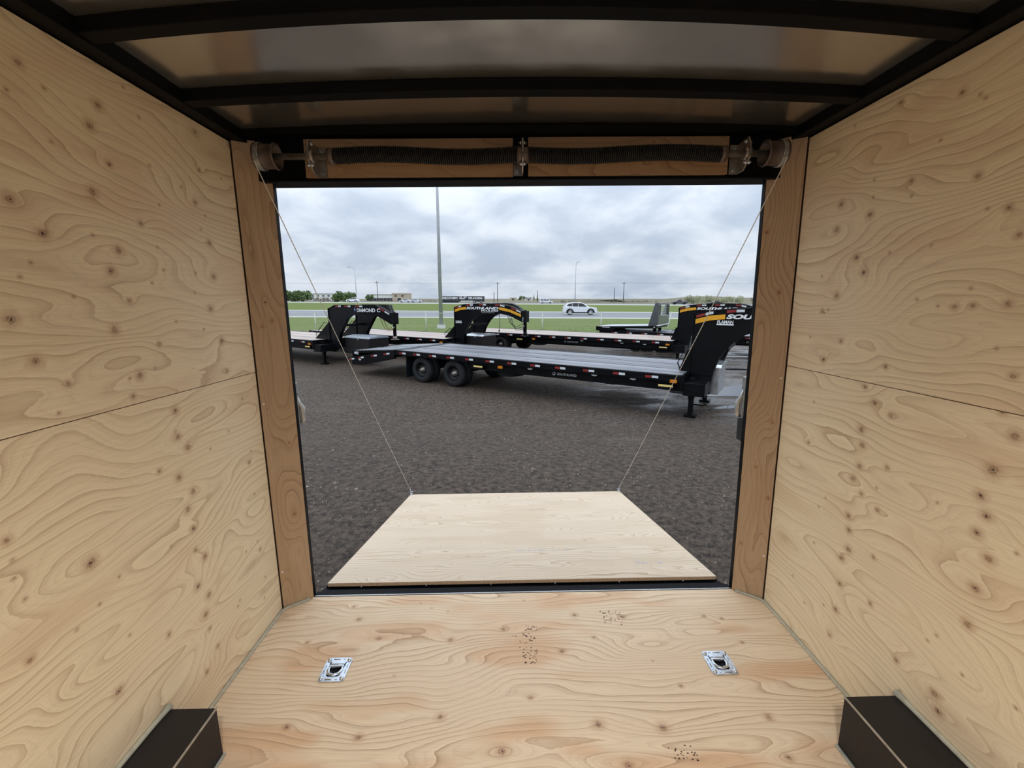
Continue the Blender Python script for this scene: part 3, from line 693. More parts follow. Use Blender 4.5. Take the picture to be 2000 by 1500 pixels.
# loose pale stones and puddles on the yard -------------------
rs = random.Random(21); b = MB()
for _ in range(7000):
    y = 2.3 + 12 * rs.random() ** 1.4; x = rs.uniform(-1, 1) * (1.3 + .75 * y)
    if y < 4.6 and abs(x) < 1.3: continue
    r = rs.uniform(.006, .014) * (1.7 if rs.random() < .06 else 1); z = gz(x, y)
    a = rs.uniform(0, 6.28); c, s = math.cos(a) * r, math.sin(a) * r
    b.add([(x+c, y+s, z-.002), (x-s*.8, y+c*.8, z-.002), (x-c, y-s, z-.002), (x+s*.8, y-c*.8, z-.002), (x+c*.2, y+s*.3, z + r*.8)],
          [(0, 1, 4), (1, 2, 4), (2, 3, 4), (3, 0, 4)], 0 if rs.random() < .55 else 1)
o = b.build('loose_gravel', [pm('tan_stone', (.27, .225, .175), .85, var=.45, scale=3, spec=.2), pm('grey_stone', (.12, .10, .088), .85, var=.4, scale=3, spec=.2)])
tag(o, 'loose pale stones scattered over the dark yard', 'gravel', kind='stuff')
wm = pm('puddle_water', (.018, .018, .02), .05, var=.1); M['water'] = wm
def puddle(cx_, cy_, a, b_, lab, seed, rot=0):
    r = random.Random(seed); ph = [r.uniform(0, 6.28) for _ in range(4)]; B_ = MB(); n = 40; vs = [(0, 0, .006)]
    for i in range(n):
        t = 2 * math.pi * i / n; k = 1 + .22 * math.sin(2*t+ph[0]) + .16 * math.sin(3*t+ph[1]) + .10 * math.sin(7*t+ph[2]) + .06 * math.sin(11*t+ph[3])
        x, y = a * k * math.cos(t), b_ * k * math.sin(t); vs.append((x*math.cos(rot)-y*math.sin(rot), x*math.sin(rot)+y*math.cos(rot), .0065))
    m = len(vs); vs += [(p[0]*1.01, p[1]*1.01, -.01) for p in vs[1:]]
    B_.add(vs, [(0, 1+i, 1+(i+1) % n) for i in range(n)] + [(1+i, m+i, m+(i+1) % n, 1+(i+1) % n) for i in range(n)])
    o = B_.build('puddle', wm, None, mat=Matrix.Translation((cx_, cy_, gz(cx_, cy_) + .003)))
    tag(o, lab, 'puddle')
puddle(6.1, 11.9, 1.35, .78, 'bright shallow puddle beside the silver toolbox and jack of the nearest trailer', 1)
puddle(10.1, 19.3, 1.7, .16, 'long thin bright puddle far right under the distant flat deck', 2, -.1)
puddle(8.2, 15.7, 1.1, .22, 'narrow streak of water between the two right-hand trailers', 3, -.2)
puddle(2.9, 13.2, .55, .30, 'small puddle under the middle of the nearest trailer deck', 4, -.4)
puddle(5.35, 10.15, .75, .14, 'thin streak of water just in front of the rear jack leg', 5, .35)
puddle(4.6, 14.6, 1.0, .28, 'low puddle behind the front end of the nearest trailer', 6, -.5)

# ------------------------------------------------------------ gooseneck trailers
TH = -.573
SOUTH = [((0,.60),(.45,.62),.62), ((0,1.0),(.51,1.0),.62), ((.01,1.3),(.60,1.28),.62), ((.02,1.7),(.71,1.46),.62), ((.02,2.0),(.82,1.60),.62), ((.02,2.18),(.92,1.70),.62),
         ((.36,2.275),(1.05,1.79),.62), ((.8,2.32),(1.28,1.88),.62), ((1.2,2.335),(1.5,1.935),.62), ((1.65,2.34),(1.75,1.955),.64), ((2.1,2.325),(2.08,1.96),.80), ((2.45,2.24),(2.42,1.88),.99), ((2.88,2.04),(2.88,1.64),1.20)]
DIAM = [((.25,.60),(.80,.62),.62), ((.25,1.0),(.82,1.0),.62), ((.25,1.3),(.90,1.2),.62), ((.25,1.7),(1.12,1.48),.62), ((.25,2.0),(1.30,1.70),.62), ((.25,2.13),(1.38,1.79),.62),
        ((.7,2.285),(1.62,1.915),.62), ((1.2,2.29),(1.75,1.925),.62), ((1.7,2.29),(1.95,1.93),.63), ((2.2,2.29),(2.25,1.935),.72), ((2.62,2.29),(2.62,1.92),.92), ((2.85,2.14),(2.85,1.76),1.08), ((3.08,1.99),(3.08,1.60),1.20)]
def make_trailer(O, label, deck_len, axles, board, neck=SOUTH, spare=None, dovetail=False, stripe=True, decal=True, maker=None, box='alu', full=True,
                 tape_s=None, side_text=None, planks=9, box_s=(.15, .60), gusset=.22, flaman=None, neck_on=True, extra=None):
    base = empty('gooseneck_trailer', Matrix.Translation((O[0], O[1], GF)) @ Matrix.Rotation(TH, 4, 'Z'))
    tag(base, label, 'trailer', None)
    WD, HD, L = 2.59, .94, deck_len; TB = M['trailer_black']
    # deck boards
    w = (WD - .16) / planks; b = MB(); b.box(-L, 0, .014, w - .014, -.04, 0); me = b.mesh('deck_board', M[board])
    for k in range(planks):
        o = obj('deck_board', me, base); o.location = (0, .08 + w * k, HD - .004 * ((k * 5) % 3 == 1))
    # rub rails, main beams, crossmembers
    for (n0, n1) in ((-.01, .075), (WD - .075, WD + .01)):
        b = MB(); b.box(-L, 0, n0, n1, HD - .15, HD + .006); b.box(-L, 0, n0 - .012, n1 + .012, HD - .03, HD - .012); bevel(b.build('side_rail', TB, base), .006)
    for n0 in (.62, WD - .74):
        b = MB(); b.box(-L, .46, n0 + .05, n0 + .07, .50, HD - .05); b.box(-L, .46, n0, n0 + .12, .48, .505); b.box(-L, .46, n0, n0 + .12, HD - .07, HD - .045); b.build('frame_beam', TB, base)
    fs0 = (max(axles) + .62) if axles else -L
    for n0 in (.10, WD - .22):
        b = MB(); b.box(fs0, .03, n0, n0 + .12, .585, HD - .05); bevel(b.build('outer_beam', TB, base), .006)
    b = MB(); b.box(-.05, .05, .07, WD - .07, -.14, -.05); cm = b.mesh('crossmember', TB)
    for k in range(7):
        o = obj('crossmember', cm, base); o.location = (-L + .3 + (L - .4) * k / 6, 0, HD)
    b = MB(); b.box(-.02, .03, -.01, WD + .01, .62, HD + .01); b.box(.03, .46, .02, .66, .52, .79); b.box(.03, .46, WD - .66, WD - .02, .52, .79); bevel(b.build('front_bulkhead', TB, base), .006)
    # reflective tape
    b = MB(); b.box(-.14, -.01, -.017, -.0125, -.026, .026, 0); b.box(.0, .14, -.017, -.0125, -.026, .026, 1); tp_ = b.mesh('reflective_tape', [M['tape_red'], M['tape_white']])
    s = -.30
    for s in (tape_s or np.arange(-.62, -L + .2, -.74)):
        o = obj('reflective_tape', tp_, base); o.location = (s, 0, HD - .075)
    # marker lights, cream stickers, metal crescents shaped as glints on the strap winches
    b = MB(); b.box(-.07, .07, -.03, 0, -.033, .033); lm = b.mesh('marker_light', M['amber'])
    for s in (-.16, spare if spare else -L * .55):
        o = obj('marker_light', lm, base, 'amber marker light'); o.location = (s, -.012, HD - (.13 if s > -.3 else .20)); 
    b = MB(); b.box(-.15, .15, -.014, -.01, -.022, .022); b.box(-.17, .17, -.01, .06, -.075, .03, 1); ym = b.mesh('toe_step', [M['cream'], TB])
    for s in (-.32, (spare if spare else -L * .55) - .75):
        o = obj('toe_step', ym, base, 'step with cream reflective strip'); o.location = (s, 0, HD - .245)
    b = MB(); b.prism([(.09 * math.cos(a), -.045 * math.sin(a)) for a in np.linspace(0, math.pi, 9)], -.02, 0); sm_ = b.mesh('winch_glint', M['alu'])
    if full:
        for s in (-1.02, -1.93, -3.66):
            o = obj('winch_glint', sm_, base); o.location = (s, -.012, HD - .155); o.scale = (.8, 1, .75)
    if side_text:
        letters('lettering', 'SOUTHLAND', .060, lambda x, y: (side_text + x, .092, .665 + y), M['grey_letter'], base, 0, .02, .52)
        bb = MB(); bb.tube([(side_text - .09 + .038 * math.cos(a), .094, .695 + .038 * math.sin(a)) for a in np.linspace(0, 6.2, 7)], .011, 5, closed=True); bb.build('round_emblem', M['grey_letter'], base)
        bb = MB(); bb.box(side_text - .14, side_text + .70, .0955, .0995, .63, .77); bb.build('name_plate', TB, base)
    # wheels
    tb_ = MB(); tb_.lathe([(.03, .215), (.0, .235), (-.004, .30), (.012, .365), (.04, .3875), (.19, .3875), (.218, .365), (.234, .30), (.23, .235), (.20, .215), (.03, .215)], (0, 0, 0), 'y', 28); tme = tb_.mesh('wheel', M['rubber'])
    rb = MB(); rb.lathe([(.012, .222), (.03, .214), (.09, .20), (.115, .155), (.115, .06), (.10, .055)], (0, 0, 0), 'y', 24); rme = rb.mesh('rim', M['rim'])
    hb_ = MB(); hb_.lathe([(.12, .095), (.06, .085), (.05, .055), (.0, .05), (-.008, .03), (-.009, .001)], (0, 0, 0), 'y', 16)
    for k in range(8):
        a = k * math.pi / 4; hb_.tube([(.125*math.cos(a), .115, .125*math.sin(a)), (.125*math.cos(a), .09, .125*math.sin(a))], .013, 6)
    hme = hb_.mesh('hub', M['dull_steel'])
    def wheel(s, n, h=.3875, hub=True):
        o = obj('wheel', tme, base); o.location = (s, n, h); r = obj('rim', rme, o)
        if hub: obj('hub', hme, o)
        return o
    for s in axles:
        for n in (.08, .335, WD - .57, WD - .315): wheel(s, n, hub=n < .1)
        b = MB(); b.tube([(s, .15, .3875), (s, WD - .15, .3875)], .06, 10); b.build('axle', TB, base)
    if spare:
        o = wheel(spare - .06, .62, .44); o.rotation_euler = (math.pi / 2, 0, 0); o.name = 'spare_wheel'
    if axles:
        sf = min(axles) - .62
        for n0 in (.09, WD - .64):
            b = MB(); vs = []
            for i in range(6):
                for (dx) in (0, .012): pass
            b.hex([(sf-.03, n0, .10), (sf-.018, n0, .10), (sf-.018, n0+.55, .10), (sf-.03, n0+.55, .10), (sf, n0, .80), (sf+.012, n0, .80), (sf+.012, n0+.55, .80), (sf, n0+.55, .80)]); b.build('mud_flap', M['flap'], base)
    # dovetail with ramps folded flat
    if dovetail:
        D0, D1 = -L - .14, -L - 2.2
        b = MB(); b.box(-L - .13, -L + .03, .0, WD, HD - .14, HD + .010); b.build('rear_beam', TB, base)
        for n0 in (-.01, WD - .07):
            b = MB(); b.prism([(D0, HD + .006), (D1, .58), (D1 - .02, .33), (D1 + .5, .34), (D0, .66)], n0, n0 + .08); b.build('dovetail_beam', TB, base)
        for k, s in enumerate((-.35, -.95, -1.6, -2.08)):
            o = obj('reflective_tape', tp_, base); o.location = (D0 + s, 0, HD - .085 + s * .165); o.rotation_euler = (0, -.165, 0)
        for k, n0 in enumerate((.10, 1.34)):
            rp = MB(); n1 = n0 + 1.14
            rp.hex([(D1-.1, n0, .70), (D0-.06, n0, HD-.10), (D0-.06, n1, HD-.10), (D1-.1, n1, .70), (D1-.1, n0, .78), (D0-.06, n0, HD-.015), (D0-.06, n1, HD-.015), (D1-.1, n1, .78)])
            rp.hex([(D1-.12, n0, .34), (D1-.06, n0, .34), (D1-.06, n1, .34), (D1-.12, n1, .34), (D1-.12, n0, .80), (D1-.06, n0, .80), (D1-.06, n1, .80), (D1-.12, n1, .80)])
            r = rp.build('folding_ramp', TB, base)
            cl_ = MB(); cl_.bar((0, n0 + .03, 0), (0, n1 - .03, 0), .026, .03); cme = cl_.mesh('cleat', M['cleat'])
            for i in range(11):
                t = (i + .7) / 11.4; o = obj('cleat', cme, r); o.location = (D0 - .06 + (D1 + .0 - D0) * t, 0, HD + .0 - .165 * t)
        letters('lettering', 'MPZ', .085, lambda x, y: (D1 + .0 + x, .094, .67 + y), M['white'], base, 0, .04, .22)
        b = MB(); b.box(D1 + .34, D1 + .46, -.016, -.0125, .515, .535); b.box(D1 + .39, D1 + .41, -.016, -.0125, .475, .575); b.build('cross_sticker', M['white'], base)
    # neck
    if neck_on:
        sN = [k[0][0] for k in neck]; nN = [k[2] for k in neck]
        def nof(s): return float(np.interp(s, sN[5:], nN[5:]))
        for side in (0, 1):
            b = MB(); vs = []
            for (po, pi_, n) in neck:
                for (p, q) in ((0, 0), (0, 1), (1, 1), (1, 0)):
                    P = po if p == 0 else pi_; nn = n + .09 * q
                    vs.append((P[0], nn if side == 0 else WD - nn, P[1]))
            K = len(neck); fs = [(0, 1, 2, 3), tuple(4*(K-1)+k for k in (3, 2, 1, 0))]
            for i in range(K - 1):
                for k in range(4): fs.append((4*i+k, 4*i+(k+1) % 4, 4*i+4+(k+1) % 4, 4*i+4+k))
            b.add(vs, fs); nb = bevel(b.build('neck_beam', TB, base), .008)
            for inner in (0, 1):                       # flange strips proud of the web
                f = MB(); vs = []
                for (po, pi_, n) in neck:
                    P = po if not inner else pi_; Q = pi_ if not inner else po; d = Vector((Q[0]-P[0], Q[1]-P[1])).normalized() * .022
                    for (e, nn) in ((0, n - .03), (0, n + .12), (1, n + .12), (1, n - .03)):
                        vs.append((P[0] + d.x * e, nn if side == 0 else WD - nn, P[1] + d.y * e))
                f.add(vs, fs); f.build('flange', TB, nb)
            nn = .70 if side == 0 else WD - .70
            g = MB(); s0 = neck[0][0][0]; gl = gusset if neck is SOUTH else 1.05
            g.prism([(s0, .90), (s0, 1.42 if neck is SOUTH else 1.70), (s0 - .06, 1.42 if neck is SOUTH else 1.66), (s0 - gl, HD + .01), (s0 - gl, .90)], nn - .02, nn + .02)
            g.build('gusset', TB, base)
            hn = nn - (.05 if side == 0 else -.05); hd_ = MB(); a0, a1 = (s0 - gl * .85, HD + .04), (s0 - gl * .25, 1.30 if neck is SOUTH else 1.58)
            hd_.tube([(a0[0], hn, a0[1]), (a0[0] - .06, hn, a0[1] + .13), (a1[0] - .10, hn, a1[1] + .03), (a1[0], hn, a1[1])], .014, 8); hd_.build('grab_handle', TB, base)
        sc = neck[-1][0][0] + .06; zt = neck[-1][0][1]
        b = MB(); b.box(sc - .10, sc + .10, WD/2 - .12, WD/2 + .12, neck[-1][1][1], zt + .02); b.tube([(sc, WD/2, 1.14 if neck is DIAM else 1.24), (sc, WD/2, zt + .05)], .062, 14)
        cp = b.build('coupler', TB, base)
        b = MB(); b.tube([(sc, WD/2, 1.05 if neck is DIAM else 1.13), (sc, WD/2, 1.15 if neck is DIAM else 1.25)], .075, 12); b.box(sc - .12, sc + .12, WD/2 - .1, WD/2 + .1, 1.03 if neck is DIAM else 1.12, 1.055 if neck is DIAM else 1.145)
        b.build('ball_socket', M['dull_steel'] if neck is DIAM else TB, cp)
        b = MB(); b.tube([(sc - .02, WD/2 - .065, 1.42), (sc - .02, WD/2 - .065, 1.52)], .018, 8); b.build('coupler_latch', M['zinc'], cp)
        b = MB(); b.bar((.72, .70, 1.50), (.72, WD - .70, 1.50), .05, .09); b.build('cross_tube', TB, base)
        if neck is DIAM:
            for k, q in enumerate((0, .12)):
                c = MB(); pts = [(sc - .55 + .55 * t + q, WD/2 - .16 + .2 * q, 1.80 - .30 * t - .95 * (t * (1 - t))) for t in np.linspace(0, 1, 22)]
                for i in range(0, 21): 
                    p, r2 = Vector(pts[i]), Vector(pts[i+1]); c.bar(p, r2 + (r2 - p) * .25, .034 if i % 2 else .012, .012 if i % 2 else .034)
                c.build('safety_chain', M['chain'], base)
        else:
            for q in range(3):
                c = MB(); c.tube([(2.3 + .1 * q, WD/2 - .25 - .02 * q, 1.88), (2.42 + .06 * q, WD/2 - .26, 1.62 - .05 * q), (2.66, WD/2 - .2, 1.45 - .06 * q), (2.84, WD/2 - .1, 1.55 - .1 * q)], .011, 6); c.build('hose', M['plastic'], base)
            c = MB(); c.tube([(1.95, 1.0, 1.96), (1.98, 1.0, 1.5), (1.94, 1.0, 1.32)], .010, 6); c.tube([(1.94, 1.0, 1.33), (1.935, 1.0, 1.25)], .026, 8); c.build('plug_cord', M['plastic'], base)
            c = MB(); c.tube([(sc - .03, WD/2 - .08, 1.28), (sc - .03, WD/2 - .12, 1.70), (sc - .02, WD/2 - .08, 2.02)], .018, 6); c.build('coiled_hose', M['alu'], base)
        # neck tape
        if True:
            top = [k[0] for k in neck[5:]]
            def on(s, dh): return float(np.interp(s, [p[0] for p in top], [p[1] for p in top])) - dh
            def strip(b, s0, s1, d0, d1, mi, nseg=6):
                vs = []; 
                for i in range(nseg + 1):
                    s = s0 + (s1 - s0) * i / nseg; vs += [(s, nof(s) - .034, on(s, d0)), (s, nof(s) - .034, on(s, d1)), (s, nof(s) - .030, on(s, d0)), (s, nof(s) - .030, on(s, d1))]
                fs = [(0, 1, 3, 2), (4*nseg, 4*nseg+2, 4*nseg+3, 4*nseg+1)]
                for i in range(nseg):
                    a = 4*i; fs += [(a, a+4, a+5, a+1), (a+2, a+3, a+7, a+6), (a, a+2, a+6, a+4), (a+1, a+5, a+7, a+3)]
                b.add(vs, fs, mi)
            for s in ((.08, .66, 1.28, 1.95, 2.5) if stripe else (.75, 1.30, 1.86, 2.72)):
                b = MB(); strip(b, s, s + .17, .025, .078, 0); strip(b, s + .18, s + .33, .025, .078, 1); b.build('reflective_tape', [M['tape_red'], M['tape_white']], base)
            if stripe:
                b = MB(); strip(b, .07, .64, .105, .205, 0, 8); b.build('orange_stripe', M['orange'], base)
                b = MB(); strip(b, 2.10, 2.84, .125, .225, 0, 8); b.build('orange_stripe', M['orange'], base)
                letters('lettering', 'SOUTHLAND', .098, lambda x, y: (.66 + x, nof(.66 + x) - .036, 2.105 + y), M['white'], base, .25, .05, 1.42, 'white slanted lettering')
                letters('lettering', 'TRAILERS', .056, lambda x, y: (1.36 + x, nof(1.36 + x) - .036, 2.028 + y), M['white'], base, .25, .03, .72, 'small white slanted lettering')
                b = MB(); b.box(1.39, 2.0, .59, .594, 1.985, 1.992); b.build('thin_line', M['grey_letter'], base)
        if flaman:
            fs_, fh_ = flaman
            letters('lettering', 'FLAMAN', .065, lambda x, y: (fs_ + x, nof(fs_ + x) - .036, fh_ + .035 + y), M['white'], base, .0, .03, .30)
            b = MB(); b.box(fs_ - .01, fs_ + .31, nof(fs_) - .036, nof(fs_) - .031, fh_, fh_ + .03); b.build('white_sticker', M['white'], base)
        if maker:
            letters('lettering', maker, .135, lambda x, y: (1.93 + x, nof(1.93 + x) - .036, 2.03 + y), M['white'], base, .0, .03, .84)
            b = MB(); b.prism([(1.84, 2.13), (1.88, 2.22), (1.925, 2.13), (1.88, 2.01)], .585, .589); b.prism([(1.862, 2.13), (1.88, 2.17), (1.90, 2.13), (1.88, 2.08)], .582, .5845, mi=1); b.build('diamond_emblem', [M['blue'], M['white']], base)
        # toolbox between the uprights
        s0, s1 = box_s; tm = {'alu': M['alu'], 'black': M['sky_grey_lid']}[box]
        b = MB(); b.prism([(s0, .45), (s1, .45), (s1, 1.06), (s0, 1.06)], .82, WD - .82); tbx = bevel(b.build('toolbox', M['alu'] if s1 < .7 else M['satin_black'], base), .012)
        b = MB(); b.prism([(.80, 1.04), (.90, 1.10), (WD/2, 1.13), (WD - .90, 1.10), (WD - .80, 1.04)], s0 - .02, s1 + .03, 'yz'); bevel(b.build('lid', tm, tbx), .008)
        b = MB(); b.box(s0 + (s1 - s0) * .55, s0 + (s1 - s0) * .55 + .08, .805, .82, .99, 1.05); b.build('latch', M['zinc'], tbx)
    # jacks
    for n in (.30, WD - .55):
        b = MB(); b.box(.09, .21, n, n + .12, .40, .86); b.box(.10, .20, n + .01, n + .11, .04, .42); j = bevel(b.build('jack_leg', TB, base), .005)
        b = MB(); b.box(.04, .27, n - .05, n + .17, 0.002, .05); b.build('jack_foot', TB, j)
        b = MB(); b.tube([(.21, n + .06, .28), (.40, n + .06, .28), (.44, n + .06, .31), (.47, n + .06, .28)], .016, 8); b.tube([(.15, n - .0, .62), (.15, n - .13, .62)], .012, 8); b.build('crank', TB, j)
        b = MB(); b.box(.11, .19, n - .006, n - .002, .47, .62); b.build('instruction_label', M['grey_letter'], j)
    return base
A_O = (3.544, 9.044)
tA = make_trailer(A_O, 'nearest gooseneck trailer with wet grey deck boards and folded ramps at its left end', 8.45, (-6.30, -7.56), 'wet_board', spare=-4.57, dovetail=True, side_text=-2.95, flaman=(.50, 1.975),
                  tape_s=[-.62, -1.35, -2.08, -2.82, -3.52, -4.22, -4.92, -5.62, -6.30, -6.98, -7.62, -8.22])
tB = make_trailer((-2.67, 17.44), 'gooseneck trailer in the middle, its whole orange-striped black neck in view', 9.0, (-6.4, -7.6), 'tan_board', full=False, flaman=(.11, 1.555), box_s=(.40, 1.25), gusset=.58)
tC = make_trailer((-7.64, 16.85), 'leftmost gooseneck trailer with plain black neck and white lettering, no orange stripe', 8.0, (-5.9, -7.1), 'tan_board', neck=DIAM, stripe=False, maker='DIAMOND C', box='black', full=False, box_s=(.85, 2.25))
tD = make_trailer((6.02, 16.55), 'gooseneck trailer with pinkish tan deck boards parked right behind the nearest trailer', 10.2, (-7.9, -9.15), 'tan_board', spare=-6.0, side_text=-4.4)
tF = make_trailer((13.06, 16.75), 'distant flat deck trailer at far right carrying a steel truck bed', 10.3, (-7.3, -8.5), 'wet_board', side_text=-3.55, full=False)
# ------------------------------------------------------------ steel truck bed on the far deck
DZ = GF + .94
tb0 = empty('truck_bed', Matrix.Translation((6.78, 20.75, DZ)) @ Matrix.Rotation(TH, 4, 'Z'))
tag(tb0, 'black steel flatbed body with slatted headache rack resting on the far trailer deck', 'truck bed')
b = MB(); b.hex([(-3.0, 0, .10), (0, 0, .20), (0, 2.0, .20), (-3.0, 2.0, .10), (-3.0, 0, .20), (0, 0, .32), (0, 2.0, .32), (-3.0, 2.0, .20)]); bevel(b.build('bed_deck', M['trailer_black'], tb0), .01)
b = MB(); b.hex([(-2.97, .05, .201), (-.02, .05, .321), (-.02, 1.95, .321), (-2.97, 1.95, .201), (-2.97, .05, .21), (-.02, .05, .33), (-.02, 1.95, .33), (-2.97, 1.95, .21)]); b.build('tread_plate', M['alu'], tb0)
b = MB(); b.prism([(-3.02, .22), (-3.02, .0), (-2.2, .0), (-2.0, .12)], 0, .06); b.prism([(-3.02, .22), (-3.02, .0), (-2.2, .0), (-2.0, .12)], 1.94, 2.0); b.box(-3.02, -2.98, 0, 2.0, 0, .21); b.build('tail_skirt', M['trailer_black'], tb0)
b = MB(); b.box(-2.7, -2.3, -.004, 0, .165, .185); b.build('white_sticker', M['white'], tb0)
b = MB()
for n in (.0, 1.92): b.prism([(-.42, .31), (.04, .31), (.04, 1.38), (-.14, 1.38)], n, n + .08)
b.box(-.04, .04, .08, 1.92, 1.28, 1.38); b.box(-.04, .04, .08, 1.92, .30, .80); bevel(b.build('headache_rack', M['car_grey'], tb0), .01)
b = MB(); b.box(-.03, .03, .08, .40, .80, 1.28); b.box(-.03, .03, 1.60, 1.92, .80, 1.28); b.build('rack_panel', M['trailer_black'], tb0)
b = MB(); b.bar((0, .40, 0), (0, 1.60, 0), .03, .05); sl_ = b.mesh('rack_slat', M['alu'])
for k in range(5):
    o = obj('rack_slat', sl_, tb0); o.location = (0, 0, .83 + k * .10)
b = MB(); b.tube([(-.02, 0, .32), (.06, 0, .33), (.06, 2.0, .33), (-.02, 2.0, .32)], .03, 8); b.build('front_pipe', M['alu'], tb0)
for n in (.55, 1.45):
    b = MB(); b.box(-.30, -.18, n - .06, n + .06, .001, .24); b.tube([(-.24, n - .03, .10), (-.24, n + .03, .10)], .09, 10); b.build('support_leg', M['trailer_black'], tb0)
b = MB(); b.tube([(-.12, -.005, .25), (-.12, .012, .25)], .03, 10); b.build('marker_light', M['white'], tb0)

# ------------------------------------------------------------ chain link fence
fe = empty('chain_link_fence', Matrix.Translation((0, 32, 0))); tag(fe, 'low galvanized chain link fence between the yard and the grass', 'fence')
FT = 1.14; fx = [-18.4, -14.16, -10.12, -6.19, -1.93, 2.19, 6.41, 11.3, 15.6, 19.8, 24.0]
for x in fx:
    lean = .12 if x == 11.3 else 0; zb = gz(x, 32) - .05
    b = MB(); b.tube([(x - lean, 0, zb), (x + lean, 0, FT + .02)], .04, 8); b.lathe([(.0, .05), (.05, .035), (.07, .001)], (x + lean, 0, FT + .02), 'z', 8); b.build('fence_post', M['fence'], fe)
b = MB(); b.tube([(fx[0] + (fx[-1] - fx[0]) * t, 0, FT - .03 + .015 * math.sin(t * 44)) for t in np.linspace(0, 1, 60)], .024, 6); b.build('top_rail', M['fence'], fe)
b = MB(); p = .075; z0, z1 = gz(0, 32) - .02, FT - .02; H_ = z1 - z0; x = fx[0] - H_
while x < fx[-1]:
    for d in (1, -1):
        xa, xb = (x, x + H_) if d > 0 else (x + H_, x)
        b.add([(xa - .0022, .03 * d, z0), (xa + .0022, .03 * d, z0), (xb + .0022, .03 * d, z1), (xb - .0022, .03 * d, z1)], [(0, 1, 2, 3)])
    x += p
b.build('wire_mesh', M['fence'], fe, kind='stuff')

# tufts along the grass edge
rs = random.Random(4); b = MB()
for _ in range(9000):
    x = rs.uniform(-22, 26); y = rs.uniform(25.5, 27.5) if rs.random() < .25 else 27.2 + abs(rs.gauss(0, 3.0)); z = gz(x, y)
    if y > 40: continue
    h = rs.uniform(.04, .14) * (1.5 if abs(y - 32) < .15 else 1); a = rs.uniform(0, 3.14); c, s = math.cos(a) * .05, math.sin(a) * .05; lx, ly = rs.uniform(-.05, .05), rs.uniform(-.05, .05)
    b.add([(x - c, y - s, z - .01), (x + c, y + s, z - .01), (x + lx + c * .3, y + ly, z + h), (x + lx - c * .5, y + ly, z + h * .85)], [(0, 1, 2, 3)])
tag(b.build('grass_tufts', M['tuft']), 'short green grass blades along the yard edge and fence line', 'grass', kind='stuff')

# ------------------------------------------------------------ poles and wires
def light_pole():
    o = empty('light_pole', Matrix.Translation((-5.74, 36, gz(-5.74, 36)))); tag(o, 'tall grey steel pole on a concrete footing behind the fence', 'pole')
    b = MB(); b.tube([(0, 0, .30), (0, 0, 15.0)], [.165, .075], 16); b.build('mast', M['pole'], o)
    b = MB(); b.lathe([(-.4, .34), (.26, .34), (.28, .30), (.28, .001)], (0, 0, 0), 'z', 18); b.build('footing', M['concrete'], o)
    b = MB(); b.box(-.26, .26, -.26, .26, .28, .32); b.build('base_plate', M['galv'], o)
    b = MB(); b.tube([(-1.2, 0, 14.9), (1.2, 0, 14.9)], .04, 8); b.build('crossarm', M['pole'], o)
    for x in (-1.1, 1.1):
        b = MB(); b.box(x - .25, x + .25, -.3, .3, 14.6, 14.82); b.build('lamp_head', M['galv'], o)
light_pole()
def street_lamp(x, y, top, label, arm):
    z = hw(x); o = empty('street_lamp', Matrix.Translation((x, y, z))); tag(o, label, 'street lamp', 'highway street lamps')
    H = top - z; b = MB(); b.tube([(0, 0, 0), (0, 0, H - 1.2)], [.16, .10], 10); b.build('mast', M['pole'], o)
    b = MB(); b.tube([(0, 0, H - 1.25), (arm * .25, -.1, H - .5), (arm * .9, -.3, H - .05), (arm * 2.0, -.6, H)], .075, 8); b.build('arm', M['pole'], o)
    b = MB(); b.box(arm * 2.0 - .45, arm * 2.0 + .45, -.8, -.4, H - .12, H + .08); bevel(b.build('lamp_head', M['galv'], o), .03)
street_lamp(-58.15, 168, 13.5, 'curved highway street lamp standing above the left clump of trees', -1.0)
street_lamp(23.2, 165, 15.1, 'straight highway street lamp rising just behind the near white car', .35)
def util_pole(x, top, label, cross):
    z = hw(x) - .1; o = empty('utility_pole', Matrix.Translation((x, 240, z + .3))); tag(o, label, 'utility pole', 'utility poles')
    b = MB(); b.tube([(0, 0, -.6), (0, 0, top - z)], [.19, .14], 8); b.build('shaft', M['wood_pole'], o)
    if cross: b = MB(); b.box(-1.1, 1.1, -.08, .08, top - z - .9, top - z - .72); b.build('crossarm', M['wood_pole'], o)
for x, top, lab, c in [(-71.8, 10.96, 'dark utility pole in front of the long pale building', 1), (-7.7, 10.43, 'tall dark utility pole right of the black semi-trailer', 1), (59.56, 10.43, 'taller of the two dark utility poles near the far right', 1),
                       (54.6, 7.5, 'shorter of the two dark utility poles near the far right', 0), (-9.6, 5.4, 'short utility pole just left of the tall one by the semi-trailer', 0), (13.7, 6.2, 'short grey utility pole above the far white van', 0)]:
    util_pole(x, top, lab, c)
b = MB(); px = [-170, -71.8, -7.7, 59.56, 150]
pts = []
for a, c in zip(px, px[1:]):
    for t in np.linspace(0, 1, 12)[:-1]: pts.append((a + (c - a) * t, 239.85, 10.35 - 1.1 * 4 * t * (1 - t) * .35))
b.tube(pts, .035, 4); tag(b.build('power_line', M['wood_pole']), 'thin overhead power line strung between the utility poles', 'power line')

